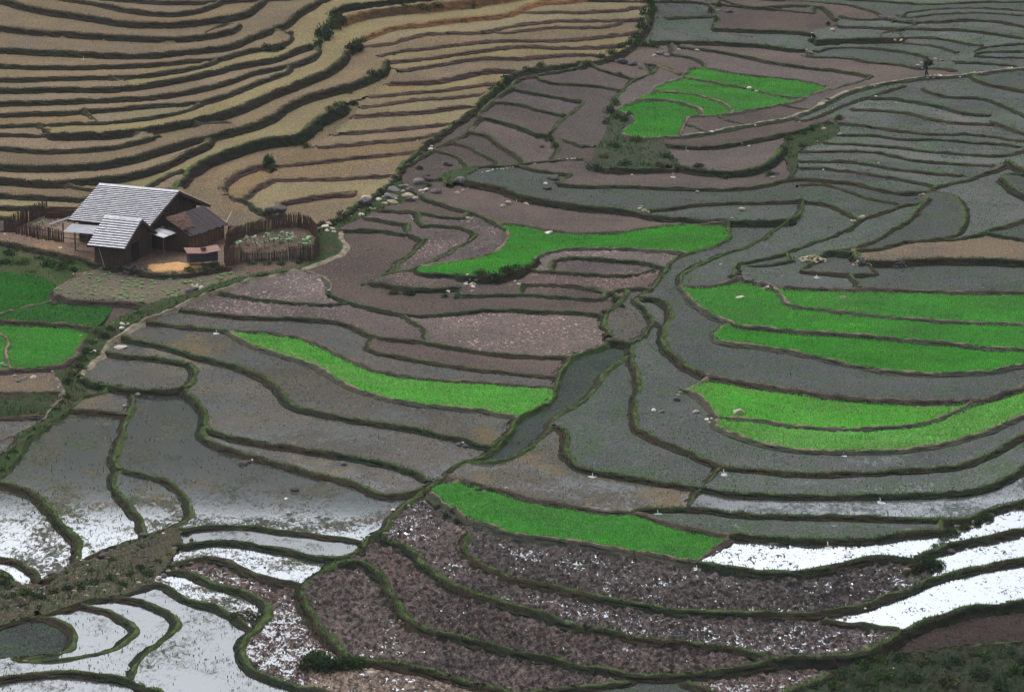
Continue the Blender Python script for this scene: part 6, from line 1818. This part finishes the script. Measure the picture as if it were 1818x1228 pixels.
# ================================================================ water running through the bunds
WHITE = simple_mat('falling_water', (0.42, 0.45, 0.46), (0.22, 0.25, 0.26), 8, .25, .5, .4)
for px, py, h, lab_ in ((730, 379, 9, 'thin white water spout falling over the bund above the pink ploughed loops'),
                      (1195, 300, 14, 'thin white water spout falling down the weedy bank onto the brown terrace'),
                      (1441, 60, 9, 'white spout of water at the right end of the far grey field'),
                      (148, 97, 8, 'tiny white water spout between two stubble terraces at the upper left'),
                      (1498, 798, 9, 'white spout falling below the thin yellow-green rice strip'),
                      (1285, 829, 12, 'white splashing spout on the bund of the grey flooded crescents'),
                      (1563, 878, 13, 'white spout pouring through the bund into the half white flooded field'),
                      (1470, 957, 13, 'white spout pouring through a gap in the bund into the bright field with clods'),
                      (1168, 902, 9, 'white spout entering the pointed tip of the pale flooded field'),
                      (1237, 998, 10, 'white spout at the corner of the near green rice plot'),
                      (384, 584, 7, 'white spout near the pointed left tip of the long rice strip'),
                      (1450, 486, 6, 'white spout below the little bund in front of the straw coloured heap'),
                      (1052, 836, 9, 'white spout at the bend of the bund between the grey flooded fields'),
                      (1218, 255, 12, 'thin white spout on the weedy slope below the far rice plot')):
    g = on_ground(px, py + h); s = FPX / (g - Vector((0, 0, CAM_Z))).length
    H = h / s * .45; root = empty('water_spout', g); tag(root, lab_, 'water spout')
    bm = bmesh.new(); prev = None
    for k in range(7):
        t = k / 6; w = .014 + .02 * t + random.uniform(-.01, .01); y = .28 * (1 - t ** .6); z = H * (1 - t * t)
        q = [bm.verts.new((-w, y, z)), bm.verts.new((0, y - .03, z + .02)), bm.verts.new((w, y, z))]
        if prev:
            bm.faces.new((prev[0], prev[1], q[1], q[0])); bm.faces.new((prev[1], prev[2], q[2], q[1]))
        prev = q
    bm_obj('falling_jet', bm, WHITE, root, True)
    bm = bmesh.new(); c = bm.verts.new((0, 0, .02)); ring = []
    for k in range(14):
        a = k / 14 * 6.283; r = random.uniform(.6, 1.2)
        ring.append(bm.verts.new((math.cos(a) * .24 * r, math.sin(a) * .36 * r - .15, .012)))
    for k in range(14): bm.faces.new((c, ring[k], ring[(k + 1) % 14]))
    bm_obj('splash', bm, WHITE, root, True)

# ================================================================ the walker on the upper path
g = on_ground(1645, 136)
man = empty('person', g, math.radians(200))
tag(man, 'person in dark blue clothes striding along the path under a leaf bundle', 'person')
def skin(name, verts, edges, radii, mat, parent, sub=2):
    me = bpy.data.meshes.new(name); me.from_pydata(verts, edges, []); me.materials.append(mat)
    o = bpy.data.objects.new(name, me); COL.objects.link(o); o.parent = parent
    md = o.modifiers.new('skin', 'SKIN'); md.use_smooth_shade = True
    for v, r in zip(me.skin_vertices[0].data, radii): v.radius = r if isinstance(r, tuple) else (r, r)
    me.skin_vertices[0].data[0].use_root = True
    o.modifiers.new('sub', 'SUBSURF').levels = sub; o.modifiers['sub'].render_levels = sub
    return o
CLOTH = simple_mat('indigo_cloth', (0.016, 0.026, 0.042), (0.010, 0.016, 0.026), 9, .9, .1)
SKINM = simple_mat('skin', (0.32, 0.19, 0.13), (0.28, 0.16, 0.11), 9, .6, .3)
HAIR = simple_mat('black_hair', (0.012, 0.011, 0.011), (0.008, 0.008, 0.008), 9, .6, .3)
# walking towards local +x, bent forward under the load
vs = [(0,0,.84),(.07,0,1.05),(.17,0,1.26),(.24,0,1.38),(.30,0,1.46),
      (.02,.09,.80),(.20,.10,.46),(.10,.10,.07),(.24,.10,.03),
      (.0,-.09,.80),(-.06,-.10,.44),(-.32,-.10,.12),(-.22,-.10,.04),
      (.18,.17,1.31),(.24,.22,1.06),(.40,.14,.95),(.18,-.17,1.31),(.20,-.22,1.06),(.36,-.15,.92)]
es = [(0,1),(1,2),(2,3),(3,4),(0,5),(5,6),(6,7),(7,8),(0,9),(9,10),(10,11),(11,12),(2,13),(13,14),(14,15),(2,16),(16,17),(17,18)]
rd = [(.13,.12),(.12,.13),(.13,.15),.07,.06,.10,.075,.05,.04,.10,.075,.05,.04,.065,.05,.04,.065,.05,.04]
skin('body', vs, es, rd, CLOTH, man)
bm = bmesh.new(); bmesh.ops.create_uvsphere(bm, u_segments=16, v_segments=12, radius=.105)
for v in bm.verts:
    v.co.z *= 1.18
    if v.co.x > .06 and abs(v.co.y) < .03 and abs(v.co.z) < .03: v.co.x += .025      # nose
    if v.co.x > .05 and v.co.z < -.06: v.co.x += .012
bmesh.ops.translate(bm, vec=(.36, 0, 1.56), verts=bm.verts); bm_obj('head', bm, SKINM, man, True)
bm = bmesh.new(); bmesh.ops.create_uvsphere(bm, u_segments=16, v_segments=10, radius=.117)
for v in bm.verts:
    v.co.z *= 1.12
    if v.co.x > .05 and v.co.z < .04: v.co.x = .04
bmesh.ops.translate(bm, vec=(.345, 0, 1.575), verts=bm.verts); bm_obj('hair', bm, HAIR, man, True)
for s_ in (-1, 1):
    hx, hy, hz = (.40, .14, .95) if s_ > 0 else (.36, -.15, .92)
    hv = [(hx, hy, hz), (hx + .07, hy, hz - .03)]; he = [(0, 1)]; hr = [.03, .035]
    for f in range(4):
        a = len(hv); hv += [(hx + .12, hy + (f - 1.5) * .018, hz - .05), (hx + .15, hy + (f - 1.5) * .018, hz - .09 - .006 * (f % 2))]; he += [(1, a), (a, a + 1)]; hr += [.010, .008]
    a = len(hv); hv += [(hx + .07, hy - s_ * .045, hz - .05)]; he += [(0, a)]; hr += [.011]
    skin('hand', hv, he, hr, SKINM, man, 1)
V, F, C = leaf_quads(700, (0, 0, 0), (.42, .36, .46), .17, (0.055, 0.085, 0.040), .2, 77)
o = np_mesh('leaf_bundle', V + np.array((-.16, 0, 1.22)), F, LEAF, dict(col=C), False)
o.location = g; o.rotation_euler = (0, 0, math.radians(200))
tag(o, 'round bundle of green leaves carried on the back of the walking person', 'leaf bundle')

# ================================================================ thin air over the valley
bm = bmesh.new(); add_box(bm, (-600, -80, float(HZ.min()) - 3), (600, 920, max(float(HZ.max()), CAM_Z) + 6))
hm = bpy.data.materials.new('haze'); hm.use_nodes = True
hn = hm.node_tree.nodes; hl = hm.node_tree.links
for n in list(hn): hn.remove(n)
pv = hn.new('ShaderNodeVolumePrincipled'); pv.inputs['Color'].default_value = (0.86, 0.90, 0.95, 1); pv.inputs['Density'].default_value = 0.00010
ho = hn.new('ShaderNodeOutputMaterial'); hl.new(pv.outputs[0], ho.inputs['Volume'])
hz = bm_obj('haze', bm, hm); hz['kind'] = 'stuff'
